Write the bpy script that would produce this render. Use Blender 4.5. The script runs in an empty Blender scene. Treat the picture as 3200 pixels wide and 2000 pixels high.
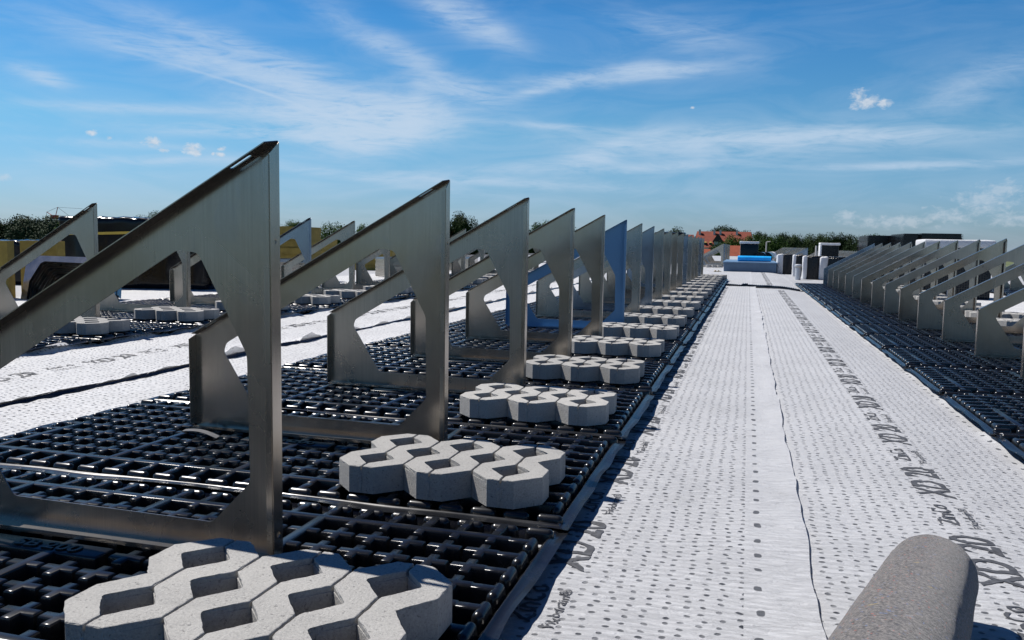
import bpy, bmesh, math, random
from mathutils import Vector, Matrix, noise
from mathutils.geometry import tessellate_polygon
R = math.radians
scene = bpy.context.scene
C = scene.collection

# ---------------------------------------------------------------- camera
YAW, PIT, ROL, CAMH, FPX = 0.2716, 0.0920, 0.0183, 0.6919, 2623.45
cam = bpy.data.objects.new('camera', bpy.data.cameras.new('camera'))
C.objects.link(cam)
cam.data.sensor_width = 36.0
cam.data.lens = 36.0 * FPX / 3200.0
cam.data.clip_start = 0.02
cam.data.clip_end = 6000
cy, sy = math.cos(YAW), math.sin(YAW)
fw = Vector((-sy * math.cos(PIT), cy * math.cos(PIT), -math.sin(PIT)))
rt = Vector((cy, sy, 0)); up = rt.cross(fw)
rr = math.cos(ROL) * rt + math.sin(ROL) * up
ur = math.cos(ROL) * up - math.sin(ROL) * rt
M = Matrix(((rr.x, ur.x, -fw.x, 0), (rr.y, ur.y, -fw.y, 0), (rr.z, ur.z, -fw.z, CAMH), (0, 0, 0, 1)))
cam.matrix_world = M
scene.camera = cam
scene.render.resolution_x, scene.render.resolution_y = 1024, 640
scene.view_settings.view_transform = 'Standard'
scene.view_settings.look = 'None'
scene.view_settings.exposure = 0.35
scene.view_settings.gamma = 1.0

# ---------------------------------------------------------------- sun
SUN = Vector((-0.61, 0.20, 0.915)).normalized()          # towards the sun
sun = bpy.data.objects.new('sun', bpy.data.lights.new('sun', 'SUN'))
C.objects.link(sun)
sun.data.energy = 5.0
sun.data.angle = R(0.53)
sun.data.color = (1.0, 0.955, 0.90)
sun.rotation_euler = SUN.to_track_quat('Z', 'Y').to_euler()
sun.location = (-6, 3, 12)

# ---------------------------------------------------------------- world: sky and clouds
world = bpy.data.worlds.new('World')
scene.world = world
world.use_nodes = True
NT = world.node_tree
NT.nodes.clear()


class G:
    """tiny node-graph helper"""
    def __init__(s, nt): s.nt = nt
    def node(s, t, **kw):
        n = s.nt.nodes.new(t)
        for k, v in kw.items(): setattr(n, k, v)
        return n
    def put(s, sock, v):
        if v is None: return
        if hasattr(v, 'is_output'): s.nt.links.new(v, sock)
        else: sock.default_value = v
    def m(s, op, a, b=None, c=None, clamp=False):
        n = s.node('ShaderNodeMath', operation=op); n.use_clamp = clamp
        s.put(n.inputs[0], a); s.put(n.inputs[1], b); s.put(n.inputs[2], c)
        return n.outputs[0]
    def ramp(s, f, stops, interp='LINEAR'):
        n = s.node('ShaderNodeValToRGB'); n.color_ramp.interpolation = interp
        e = n.color_ramp.elements
        while len(e) < len(stops): e.new(0.5)
        for el, (p, c) in zip(e, stops):
            el.position = p
            el.color = (c, c, c, 1) if isinstance(c, (int, float)) else (*c[:3], 1)
        s.put(n.inputs[0], f)
        return n.outputs[0]
    def mix(s, f, a, b, mode='MIX'):
        n = s.node('ShaderNodeMix', data_type='RGBA', blend_type=mode)
        s.put(n.inputs['Factor'], f)
        for nm, v in (('A', a), ('B', b)):
            sock = [i for i in n.inputs if i.name == nm and i.type == 'RGBA'][0]
            if isinstance(v, tuple): v = (*v[:3], 1)
            s.put(sock, v)
        return [o for o in n.outputs if o.type == 'RGBA'][0]
    def noise(s, vec, scale=5, detail=3, rough=0.5, dist=0.0):
        n = s.node('ShaderNodeTexNoise')
        s.put(n.inputs['Vector'], vec)
        n.inputs['Scale'].default_value = scale; n.inputs['Detail'].default_value = detail
        n.inputs['Roughness'].default_value = rough; n.inputs['Distortion'].default_value = dist
        return n.outputs['Fac']
    def comb(s, x, y, z=0.0):
        n = s.node('ShaderNodeCombineXYZ')
        s.put(n.inputs[0], x); s.put(n.inputs[1], y); s.put(n.inputs[2], z)
        return n.outputs[0]
    def sep(s, v):
        n = s.node('ShaderNodeSeparateXYZ'); s.put(n.inputs[0], v)
        return n.outputs
    def mapping(s, v, scale=(1, 1, 1), loc=(0, 0, 0), rot=(0, 0, 0)):
        n = s.node('ShaderNodeMapping'); s.put(n.inputs[0], v)
        n.inputs['Scale'].default_value = scale; n.inputs['Location'].default_value = loc
        n.inputs['Rotation'].default_value = rot
        return n.outputs[0]


w = G(NT)
tc = w.node('ShaderNodeTexCoord')
D = w.sep(tc.outputs['Generated'])
az = w.m('MULTIPLY', w.m('ARCTAN2', D[0], D[1]), 57.2958)
el = w.m('MULTIPLY', w.m('ARCSINE', D[2]), 57.2958)
sky = w.node('ShaderNodeTexSky')
sky.sky_type = 'NISHITA'
sky.sun_disc = False
sky.sun_elevation = math.asin(SUN.z)
sky.sun_rotation = math.atan2(SUN.x, SUN.y)
sky.altitude = 300
sky.air_density = 1.0
sky.dust_density = 0.6
sky.ozone_density = 2.2
# tint by elevation towards the colours of this day's sky
elf = w.m('DIVIDE', el, 60.0, clamp=True)
tint = w.ramp(elf, [(0.0, (0.43, 0.58, 0.88)), (0.05, (0.42, 0.63, 0.90)), (0.12, (0.37, 0.70, 0.88)), (0.24, (0.205, 0.62, 0.92)), (0.42, (0.065, 0.25, 0.54)), (1.0, (0.05, 0.17, 0.36))])
skyc = w.mix(1.0, sky.outputs[0], tint, 'MULTIPLY')


def streak(az0, el0, L, W, ang, strength, vec_noise, lo=0.35, hi=0.75):
    c_, s_ = math.cos(R(ang)), math.sin(R(ang))
    da = w.m('SUBTRACT', az, az0); de = w.m('SUBTRACT', el, el0)
    p = w.m('ADD', w.m('MULTIPLY', da, c_ / L), w.m('MULTIPLY', de, s_ / L))
    q = w.m('ADD', w.m('MULTIPLY', da, -s_ / W), w.m('MULTIPLY', de, c_ / W))
    q = w.m('ADD', q, w.m('MULTIPLY', w.m('SUBTRACT', vec_noise, 0.5), 1.1))
    r = w.m('SQRT', w.m('ADD', w.m('MULTIPLY', p, p), w.m('MULTIPLY', q, q)))
    f = w.m('POWER', 2.718, w.m('MULTIPLY', w.m('MULTIPLY', r, r), -1.9))
    return w.m('MULTIPLY', f, strength)


aev = w.comb(az, el, 0.0)
n_big = w.noise(w.mapping(aev, (0.11, 0.50, 1), rot=(0, 0, R(5))), 1.0, 8, 0.58, 1.1)
n_fine = w.noise(w.mapping(aev, (0.26, 1.55, 1), rot=(0, 0, R(9))), 1.0, 10, 0.66, 1.6)
n_wob = w.noise(w.mapping(aev, (0.16, 0.35, 1)), 1.0, 4, 0.55, 0.3)
parts_ = []
#  az, el, half length, half width, angle, strength
ST = [(-36.0, 11.1, 9.5, 1.15, -7, 0.75), (-34.5, 12.2, 8.5, 0.8, -12, 0.45), (-30.0, 9.9, 7.0, 1.2, -10, 0.65),
      (-27.0, 8.2, 6.8, 1.7, -1, 1.9), (-24.2, 7.3, 5.2, 1.6, 8, 1.9), (-30.5, 6.6, 9.0, 0.55, 0, 0.9), (-22.6, 8.4, 2.2, 1.2, 52, 0.8),
      (-23.0, 11.9, 7.5, 1.1, -26, 0.5), (-19.0, 9.9, 4.2, 0.7, -8, 0.7), (-19.5, 14.6, 4.6, 1.3, -22, 0.7), (-17.0, 13.6, 2.6, 0.7, -25, 0.35),
      (-44.6, 9.1, 1.9, 0.6, -12, 0.8), (-40.0, 7.7, 8.0, 0.4, 2, 0.5), (-38.0, 4.7, 8.0, 0.4, 4, 0.5), (-41.0, 5.5, 5.0, 0.3, 0, 0.45),
      (-8.8, 11.0, 8.6, 0.6, 4, 0.75), (-13.5, 10.2, 3.6, 0.42, 14, 0.8), (-6.5, 11.3, 3.4, 0.6, 2, 0.7),
      (-1.0, 6.8, 12.0, 1.2, 0, 0.85), (6.0, 7.0, 8.5, 0.6, -1, 0.8), (-9.5, 6.1, 3.6, 0.9, 20, 0.7), (-5.0, 5.2, 8.0, 0.55, 3, 0.55),
      (-5.0, 13.6, 5.5, 1.4, -12, 0.38), (12.5, 9.6, 5.0, 1.3, 18, 0.4), (10.0, 5.1, 8.5, 0.35, 1, 0.7), (-14.0, 5.2, 7.0, 0.5, 5, 0.5),
      (-12.5, 7.7, 7.5, 0.28, -3, 0.45), (-17.5, 4.1, 14.0, 0.45, -2, 0.55), (-25.0, 4.0, 9.0, 0.4, -6, 0.4)]
for s_ in ST:
    parts_.append(streak(*s_, n_wob))
acc = parts_[0]
for p_ in parts_[1:]:
    acc = w.m('ADD', acc, p_)
tex = w.m('MULTIPLY', w.m('ADD', w.m('MULTIPLY', n_big, 0.9), w.m('MULTIPLY', n_fine, 0.9)), 1.0)
tex = w.m('MULTIPLY', w.m('SUBTRACT', tex, 0.60), 2.1, clamp=True)
cir = w.m('MULTIPLY', acc, tex)
# faint veil everywhere low down
veil = w.m('MULTIPLY', w.m('MULTIPLY', w.m('SUBTRACT', n_big, 0.42, clamp=True), 0.6), w.m('SUBTRACT', 1.0, w.m('DIVIDE', el, 22.0), clamp=True))
cir = w.m('ADD', cir, veil)
# contrail: distance to a slanting, slightly curved line
ct = w.m('SUBTRACT', el, w.m('ADD', 9.0, w.m('ADD', w.m('MULTIPLY', w.m('ADD', az, 31.2), -0.285),
        w.m('MULTIPLY', w.m('MULTIPLY', w.m('ADD', az, 31.2), w.m('ADD', az, 31.2)), -0.0075))))
ct = w.m('ADD', ct, w.m('MULTIPLY', w.m('SUBTRACT', n_fine, 0.5), 0.14))
ctm = w.m('SUBTRACT', 1.0, w.m('DIVIDE', w.m('ABSOLUTE', ct), 0.13), clamp=True)
ctw = w.ramp(w.m('DIVIDE', w.m('ADD', az, 42.0), 21.0, clamp=True), [(0.0, 0.0), (0.25, 0.45), (0.5, 1.0), (0.6, 0.5), (1.0, 0.0)])
cir = w.m('ADD', cir, w.m('MULTIPLY', w.m('MULTIPLY', ctm, ctw), 0.42))
cir = w.m('SUBTRACT', 1.0, w.m('POWER', 2.718, w.m('MULTIPLY', cir, -1.9)))
cloud_col = (0.56, 0.68, 0.83)
col = w.mix(w.m('MULTIPLY', cir, 0.86), skyc, None)
# cloud brightness is given as radiance before the strength below
SKY_STR = 0.0903
EXPF = 1.2746          # colours of clouds below are as seen, so take the exposure out
mixn = col.node
[i for i in mixn.inputs if i.name == 'B' and i.type == 'RGBA'][0].default_value = (cloud_col[0] / SKY_STR / EXPF, cloud_col[1] / SKY_STR / EXPF, cloud_col[2] / SKY_STR / EXPF, 1)
# small cumulus
n_cu = w.noise(w.mapping(aev, (1.6, 2.4, 1)), 1.0, 8, 0.6, 0.3)
CU = [(-42.0, 6.1, .33, .22), (-41.0, 5.9, .25, .16), (-38.6, 5.75, .62, .36), (-38.0, 5.3, .3, .2), (-36.4, 5.5, .62, .42), (-36.1, 5.3, .4, .3),
      (-34.6, 5.6, .34, .16), (-34.7, 5.2, .36, .18), (-35.1, 5.25, .15, .12), (-46.6, 3.2, .4, .25),
      (6.75, 8.95, 1.0, .5), (6.3, 9.35, .6, .5), (7.6, 8.85, .6, .3), (-3.9, 8.95, .2, .1),
      (13.5, 2.95, 1.7, .85), (14.3, 3.6, 1.2, .6), (11.6, 2.1, 1.7, .5), (8.7, 1.7, 2.6, .45), (15.5, 1.9, 2.6, .5), (5.9, 2.0, .8, .45)]
cu = None
for (a0, e0, wa, we) in CU:
    u_ = w.m('DIVIDE', w.m('SUBTRACT', az, a0), wa); v_ = w.m('DIVIDE', w.m('SUBTRACT', el, e0), we)
    r_ = w.m('SQRT', w.m('ADD', w.m('MULTIPLY', u_, u_), w.m('MULTIPLY', v_, v_)))
    amp = 0.95 if e0 > 3.8 else 0.46
    f_ = w.m('MULTIPLY', w.m('SUBTRACT', w.m('ADD', 1.0, w.m('MULTIPLY', w.m('SUBTRACT', n_cu, 0.5), 2.8)), r_), 1.25, clamp=True)
    f_ = w.m('MULTIPLY', f_, amp)
    cu = f_ if cu is None else w.m('MAXIMUM', cu, f_)
cu_col = w.mix(w.ramp(n_cu, [(0.35, 0.0), (0.65, 1.0)]), (0.48 / SKY_STR / EXPF, 0.58 / SKY_STR / EXPF, 0.70 / SKY_STR / EXPF), (0.68 / SKY_STR / EXPF, 0.73 / SKY_STR / EXPF, 0.80 / SKY_STR / EXPF))
col = w.mix(w.m('MULTIPLY', cu, 0.85), col, cu_col)
bg = w.node('ShaderNodeBackground'); bg.inputs['Strength'].default_value = SKY_STR
NT.links.new(col, bg.inputs['Color'])
out = w.node('ShaderNodeOutputWorld'); NT.links.new(bg.outputs[0], out.inputs['Surface'])


# ---------------------------------------------------------------- materials
def mat(name):
    m = bpy.data.materials.new(name); m.use_nodes = True
    nt = m.node_tree; nt.nodes.clear()
    g = G(nt)
    b = g.node('ShaderNodeBsdfPrincipled'); o = g.node('ShaderNodeOutputMaterial')
    nt.links.new(b.outputs[0], o.inputs[0])
    g.tc = g.node('ShaderNodeTexCoord')
    return m, g, b


def bump(g, b, h, strength, dist):
    n = g.node('ShaderNodeBump'); n.inputs['Strength'].default_value = strength; n.inputs['Distance'].default_value = dist
    g.put(n.inputs['Height'], h); g.nt.links.new(n.outputs[0], b.inputs['Normal'])


def simple(name, colr, rough=0.6, metal=0.0, var=0.15, scale=8.0, bmp=0.0, bd=0.002, spec=0.5):
    m, g, b = mat(name)
    n = g.noise(g.tc.outputs['Object'], scale, 5, 0.6)
    lo = tuple(c * (1 - var) for c in colr); hi = tuple(min(1, c * (1 + var)) for c in colr)
    g.put(b.inputs['Base Color'], g.mix(g.ramp(n, [(0.3, 0.0), (0.7, 1.0)]), lo, hi))
    b.inputs['Roughness'].default_value = rough; b.inputs['Metallic'].default_value = metal
    b.inputs['Specular IOR Level'].default_value = spec
    if bmp: bump(g, b, g.noise(g.tc.outputs['Object'], scale * 4, 5, 0.6), bmp, bd)
    return m


def metal_sheet(name, base, film=None, dark=False):
    m, g, b = mat(name)
    oc = g.tc.outputs['Object']
    oi = g.node('ShaderNodeObjectInfo')
    # rolling direction streaks, smears, dull patches and specks
    off = g.node('ShaderNodeVectorMath', operation='ADD'); g.put(off.inputs[0], oc)
    g.put(off.inputs[1], g.comb(g.m('MULTIPLY', oi.outputs['Random'], 37.0), 0.0, g.m('MULTIPLY', oi.outputs['Random'], 11.0)))
    v = off.outputs[0]
    st = g.noise(g.mapping(v, (220, 220, 3)), 1.0, 3, 0.6)
    pat = g.noise(g.mapping(v, (6, 6, 5)), 1.0, 4, 0.55, 0.6)
    smear = g.noise(g.mapping(v, (11, 11, 5)), 1.0, 2, 0.4, 1.5)
    speck = g.noise(v, 260, 2, 0.5)
    fac = g.m('ADD', g.m('MULTIPLY', st, 0.5), g.m('MULTIPLY', pat, 0.5))
    c = g.mix(g.ramp(fac, [(0.3, 0.0), (0.7, 1.0)]), tuple(x * 0.76 for x in base), tuple(x * 1.16 for x in base))
    c = g.mix(g.m('MULTIPLY', g.ramp(smear, [(0.66, 0.0), (0.70, 1.0)]), 0.20), c, (base[0] * 0.72, base[1] * 0.80, base[2] * 0.98))
    c = g.mix(g.m('MULTIPLY', g.ramp(speck, [(0.70, 0.0), (0.76, 1.0)]), 0.25), c, tuple(x * 0.4 for x in base))
    if film:  # one even tone mixed over nearly all of the metal colour
        c = g.mix(0.93, c, film)
    g.put(b.inputs['Base Color'], c)
    b.inputs['Metallic'].default_value = 0.25 if film else 0.92
    if film:
        b.inputs['Roughness'].default_value = 0.4
    else:
        g.put(b.inputs['Roughness'], g.m('ADD', g.m('ADD', 0.13, g.m('MULTIPLY', pat, 0.14)), g.m('MULTIPLY', oi.outputs['Random'], 0.10)))
    h = g.m('ADD', g.m('MULTIPLY', st, 0.3), g.m('MULTIPLY', g.noise(g.mapping(v, (4, 4, 4)), 1.0, 2, 0.5), 2.0))
    bump(g, b, h, 0.18, 0.002)
    return m


M_METAL = metal_sheet('mill_finish_metal', (0.45, 0.402, 0.348))
M_BLUE = metal_sheet('blue_metal', (0.4, 0.4, 0.4), film=(0.13, 0.29, 0.48))  # frame metal under an even blue tone
M_PALE = metal_sheet('pale_blue_metal', (0.31, 0.36, 0.43))


def black_plastic():
    m, g, b = mat('black_moulded_plastic')
    oc = g.tc.outputs['Object']
    oi = g.node('ShaderNodeObjectInfo')
    n = g.noise(oc, 9, 5, 0.6)
    dust = g.noise(oc, 55, 6, 0.7)
    c = g.mix(g.ramp(n, [(0.35, 0.0), (0.75, 1.0)]), (0.006, 0.0065, 0.008), (0.011, 0.012, 0.014))
    c = g.mix(g.m('MULTIPLY', g.ramp(dust, [(0.55, 0.0), (0.8, 1.0)]), 0.10), c, (0.12, 0.12, 0.12))
    g.put(b.inputs['Base Color'], c)
    g.put(b.inputs['Roughness'], g.m('ADD', 0.17, g.m('MULTIPLY', n, 0.18)))
    b.inputs['Specular IOR Level'].default_value = 0.5
    bump(g, b, g.noise(oc, 40, 3, 0.5), 0.15, 0.001)
    return m


M_BLACK = black_plastic()


def concrete():
    m, g, b = mat('grey_cast_concrete')
    oc = g.tc.outputs['Object']
    oi = g.node('ShaderNodeObjectInfo')
    off = g.node('ShaderNodeVectorMath', operation='ADD'); g.put(off.inputs[0], oc)
    g.put(off.inputs[1], g.comb(g.m('MULTIPLY', oi.outputs['Random'], 9.0), 0.0, 0.0))
    v = off.outputs[0]
    big = g.noise(v, 9, 4, 0.65); fine = g.noise(v, 210, 5, 0.85); pit = g.noise(v, 105, 4, 0.7)
    stn = g.noise(g.mapping(v, (14, 14, 5)), 1.0, 5, 0.7, 0.4)
    c = g.mix(g.ramp(big, [(0.3, 0.0), (0.7, 1.0)]), (0.235, 0.232, 0.224), (0.325, 0.32, 0.305))
    c = g.mix(g.ramp(fine, [(0.35, 0.0), (0.7, 1.0)]), c, (0.47, 0.46, 0.44))
    c = g.mix(g.m('MULTIPLY', g.ramp(pit, [(0.30, 1.0), (0.40, 0.0)]), 0.75), c, (0.11, 0.11, 0.11))
    c = g.mix(g.m('MULTIPLY', g.ramp(stn, [(0.55, 0.0), (0.75, 1.0)]), 0.35), c, (0.20, 0.20, 0.20))
    lum = g.m('ADD', 0.86, g.m('MULTIPLY', oi.outputs['Random'], 0.22))
    c = g.mix(1.0, c, g.comb(lum, lum, lum), 'MULTIPLY')
    g.put(b.inputs['Base Color'], c)
    b.inputs['Roughness'].default_value = 0.92; b.inputs['Specular IOR Level'].default_value = 0.25
    bump(g, b, g.m('ADD', g.m('MULTIPLY', fine, 1.0), g.m('MULTIPLY', pit, 0.9)), 0.8, 0.0022)
    return m


M_CONC = concrete()


def fleece(name, base=(0.60, 0.61, 0.63), dots=True, big_x=None, big_x2=None, dirty=0.2):
    """white needled fleece; the dark core shows through a lattice of bonded dots"""
    m, g, b = mat(name)
    oc = g.tc.outputs['Object']
    X, Y, Z = g.sep(oc)[:3]
    wob = g.noise(oc, 21, 3, 0.5)
    wob2 = g.noise(g.mapping(oc, (1, 1, 1), (7.3, 2.1, 0)), 21, 3, 0.5)
    big = g.noise(oc, 2.2, 4, 0.6); fib = g.noise(g.mapping(oc, (60, 240, 60)), 1.0, 5, 0.7)
    c = g.mix(g.ramp(big, [(0.3, 0.0), (0.75, 1.0)]), tuple(x * 0.92 for x in base), tuple(min(0.9, x * 1.08) for x in base))
    c = g.mix(g.m('MULTIPLY', g.ramp(fib, [(0.4, 0.0), (0.75, 1.0)]), 0.30), c, tuple(x * 0.80 for x in base))
    if dots:
        px, py = 0.0362, 0.0305
        xs = g.m('ADD', X, g.m('MULTIPLY', g.m('SUBTRACT', wob, 0.5), 0.016))
        ys = g.m('ADD', Y, g.m('MULTIPLY', g.m('SUBTRACT', wob2, 0.5), 0.016))
        a = g.m('DIVIDE', xs, px)
        col_i = g.m('FLOOR', a)
        bb = g.m('ADD', g.m('DIVIDE', ys, py), g.m('MULTIPLY', g.m('MODULO', col_i, 2.0), 0.5))
        row_i = g.m('FLOOR', bb)
        wn = g.node('ShaderNodeTexWhiteNoise', noise_dimensions='2D'); g.put(wn.inputs['Vector'], g.comb(col_i, row_i))
        wr, wg, wb = g.sep(wn.outputs['Color'])[:3]
        fx = g.m('ADD', g.m('SUBTRACT', g.m('FRACT', a), 0.5), g.m('MULTIPLY', g.m('SUBTRACT', wr, 0.5), 0.34))
        fy = g.m('ADD', g.m('SUBTRACT', g.m('FRACT', bb), 0.5), g.m('MULTIPLY', g.m('SUBTRACT', wg, 0.5), 0.34))
        dx = g.m('MULTIPLY', fx, px / 0.0056); dy = g.m('MULTIPLY', fy, py / 0.0046)
        r = g.m('SQRT', g.m('ADD', g.m('MULTIPLY', dx, dx), g.m('MULTIPLY', dy, dy)))
        d = g.m('MULTIPLY', g.m('MULTIPLY', g.m('SUBTRACT', 1.30, r, clamp=True), 2.2, clamp=True), g.m('ADD', 0.68, g.m('MULTIPLY', wb, 0.32)))
        vis = g.ramp(g.noise(g.mapping(oc, (1, 1, 1), (3, 9, 0)), 18, 3, 0.6), [(0.3, 0.6), (0.55, 1.0)])
        if big_x is not None:      # plain overlap margin beside the column of large dots
            lim = g.m('GREATER_THAN', g.m('MULTIPLY', g.m('SUBTRACT', big_x - 0.03, X), 1.0), 0.0)
            d = g.m('MULTIPLY', d, lim)
        if big_x2 is not None:
            lim = g.m('GREATER_THAN', g.m('SUBTRACT', big_x2 - 0.03, X), 0.0)
            d = g.m('MULTIPLY', d, lim)
        hdot = g.m('MULTIPLY', d, 1.0)
        dd = g.m('MULTIPLY', d, vis)
        for bx in (big_x, big_x2):
            if bx is None: continue
            slow = g.noise(g.mapping(oc, (0.01, 3.0, 0.01)), 1.0, 2, 0.5)
            e = g.m('SUBTRACT', g.m('FRACT', g.m('DIVIDE', g.m('ADD', Y, g.m('MULTIPLY', g.m('SUBTRACT', slow, 0.5), 0.10)), 0.108)), 0.5)
            ey = g.m('POWER', g.m('ABSOLUTE', g.m('MULTIPLY', e, 0.108 / 0.0145)), 3.0)
            ex = g.m('POWER', g.m('ABSOLUTE', g.m('DIVIDE', g.m('SUBTRACT', xs, bx), 0.0088)), 3.0)
            rb = g.m('MULTIPLY', g.m('SUBTRACT', 1.0, g.m('ADD', ex, ey), clamp=True), 3.0, clamp=True)
            dd = g.m('MAXIMUM', dd, g.m('MULTIPLY', rb, 0.86))
        c = g.mix(dd, c, (0.022, 0.028, 0.042))
    if dirty:
        dn = g.noise(oc, 5.5, 6, 0.7, 0.5)
        c = g.mix(g.m('MULTIPLY', g.ramp(dn, [(0.56, 0.0), (0.72, 1.0)]), dirty), c, (0.36, 0.36, 0.36))
    g.put(b.inputs['Base Color'], c)
    b.inputs['Roughness'].default_value = 0.62; b.inputs['Specular IOR Level'].default_value = 0.35
    b.inputs['Sheen Weight'].default_value = 0.15
    h = g.m('ADD', g.m('MULTIPLY', g.noise(g.mapping(oc, (18, 62, 1)), 1.0, 6, 0.68, 0.8), 1.5), g.m('MULTIPLY', fib, 0.10))
    if dots: h = g.m('SUBTRACT', h, g.m('MULTIPLY', hdot, 0.55))
    crease = g.noise(g.mapping(oc, (3.0, 11.0, 1), rot=(0, 0, R(12))), 1.0, 3, 0.5, 2.2)
    cr = g.m('MULTIPLY', crease, 1.2)
    h = g.m('ADD', h, cr)
    bump(g, b, h, 0.85, 0.0095)
    tl = g.node('ShaderNodeBsdfTranslucent'); tl.inputs['Color'].default_value = (0.62, 0.64, 0.68, 1)
    mx = g.node('ShaderNodeMixShader'); mx.inputs[0].default_value = 0.20
    g.nt.links.new(b.outputs[0], mx.inputs[1]); g.nt.links.new(tl.outputs[0], mx.inputs[2])
    o_ = [n_ for n_ in g.nt.nodes if n_.type == 'OUTPUT_MATERIAL'][0]
    g.nt.links.new(mx.outputs[0], o_.inputs[0])
    return m


M_FL1 = fleece('dotted_fleece', big_x=0.052)
M_FL2 = fleece('dotted_fleece_wide', big_x2=0.972)
M_FL3 = fleece('dotted_fleece_bright', base=(0.78, 0.785, 0.79))
M_FLP = fleece('plain_fleece', base=(0.50, 0.51, 0.53), dots=False)
M_CAP = fleece('bright_folded_fleece', base=(0.80, 0.81, 0.83), dots=False, dirty=0.0)
M_INK = simple('faded_grey_print', (0.055, 0.058, 0.066), 0.7, var=0.5, scale=90)
M_FOIL = simple('black_foil', (0.006, 0.007, 0.009), 0.17, var=0.3, scale=1.6, bmp=0.12, bd=0.02, spec=0.3)
M_BLUEBOX = simple('blue_grey_membrane', (0.085, 0.145, 0.225), 0.55, var=0.12, scale=3, bmp=0.2)
M_BLUEROLL = simple('bright_blue_film', (0.02, 0.42, 0.90), 0.35, var=0.12, scale=6, bmp=0.3, bd=0.01)
M_WOOL = simple('yellow_mineral_wool', (0.30, 0.215, 0.05), 0.95, var=0.2, scale=14, bmp=0.6, bd=0.01)
M_YELLOW = simple('yellow_strap', (0.62, 0.42, 0.06), 0.6, var=0.08)
M_RED = simple('red_clay_tiles', (0.20, 0.042, 0.022), 0.85, var=0.25, scale=1.2)
M_ORANGE = simple('orange_clay_tiles', (0.24, 0.048, 0.018), 0.85, var=0.2, scale=1.5)
M_WALL = simple('pale_render', (0.55, 0.54, 0.50), 0.9, var=0.08, scale=1)
M_DARKW = simple('dark_timber', (0.03, 0.026, 0.022), 0.8, var=0.2, scale=2)
M_GREY = simple('galvanised_grey', (0.50, 0.52, 0.55), 0.45, 0.5, var=0.1, scale=5)
M_POLE = simple('concrete_pole', (0.45, 0.44, 0.42), 0.8, var=0.1)
M_BARK = simple('bark', (0.07, 0.055, 0.04), 0.95, var=0.3, scale=4)
M_CRANE = simple('crane_yellow_paint', (0.55, 0.30, 0.05), 0.6, var=0.1)
M_CRANER = simple('crane_red_paint', (0.42, 0.06, 0.04), 0.6, var=0.1)
M_CARD = simple('tan_scrap', (0.50, 0.38, 0.18), 0.8, var=0.2)


def leaf_mat(name, a, b_):
    m, g, b = mat(name)
    n = g.noise(g.tc.outputs['Object'], 0.9, 3, 0.6)
    oi = g.node('ShaderNodeObjectInfo')
    f = g.m('ADD', g.m('MULTIPLY', n, 0.7), g.m('MULTIPLY', oi.outputs['Random'], 0.3))
    g.put(b.inputs['Base Color'], g.mix(g.ramp(f, [(0.3, 0.0), (0.7, 1.0)]), a, b_))
    b.inputs['Roughness'].default_value = 0.7
    b.inputs['Specular IOR Level'].default_value = 0.1
    return m


M_LEAF = [leaf_mat('dark_foliage', (0.010, 0.024, 0.006), (0.028, 0.054, 0.012)),
          leaf_mat('fresh_foliage', (0.022, 0.052, 0.008), (0.060, 0.112, 0.017)),
          leaf_mat('blue_green_foliage', (0.014, 0.030, 0.012), (0.040, 0.066, 0.030))]


def felt():
    m, g, b = mat('recycled_felt')
    oc = g.tc.outputs['Object']
    f1 = g.noise(oc, 210, 4, 0.8); f2 = g.noise(oc, 70, 5, 0.8); f3 = g.noise(g.mapping(oc, (1, 1, 1), (5, 5, 5)), 150, 2, 0.5)
    c = g.mix(g.ramp(f1, [(0.40, 0.0), (0.60, 1.0)]), (0.025, 0.024, 0.023), (0.29, 0.265, 0.243))
    c = g.mix(g.ramp(f2, [(0.35, 0.55), (0.65, 0.0)]), c, (0.09, 0.088, 0.09))
    c = g.mix(g.ramp(f3, [(0.69, 0.0), (0.71, 0.95)]), c, (0.45, 0.10, 0.05))
    f4 = g.noise(g.mapping(oc, (1, 1, 1), (11, 3, 8)), 140, 2, 0.5)
    c = g.mix(g.ramp(f4, [(0.68, 0.0), (0.70, 0.8)]), c, (0.10, 0.16, 0.32))
    f5 = g.noise(g.mapping(oc, (1, 1, 1), (1, 13, 8)), 40, 2, 0.5)
    c = g.mix(g.ramp(f5, [(0.73, 0.0), (0.76, 0.5)]), c, (0.42, 0.32, 0.10))
    g.put(b.inputs['Base Color'], c)
    b.inputs['Roughness'].default_value = 0.95; b.inputs['Specular IOR Level'].default_value = 0.1
    b.inputs['Sheen Weight'].default_value = 0.3
    bump(g, b, g.m('ADD', f1, f2), 0.8, 0.003)
    return m


M_FELT = felt()


def dimple():
    m, g, b = mat('dimpled_black_core')
    uv = g.tc.outputs['UV']
    v = g.node('ShaderNodeTexVoronoi'); v.feature = 'F1'; g.put(v.inputs['Vector'], uv); v.inputs['Scale'].default_value = 1.0
    v.inputs['Randomness'].default_value = 0.15
    g.put(b.inputs['Base Color'], g.mix(g.ramp(v.outputs['Distance'], [(0.1, 1.0), (0.35, 0.0)]), (0.008, 0.009, 0.011), (0.03, 0.034, 0.04)))
    b.inputs['Roughness'].default_value = 0.28
    bump(g, b, g.ramp(v.outputs['Distance'], [(0.12, 1.0), (0.36, 0.0)]), 1.0, 0.02)
    return m


M_DIMP = dimple()


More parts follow.
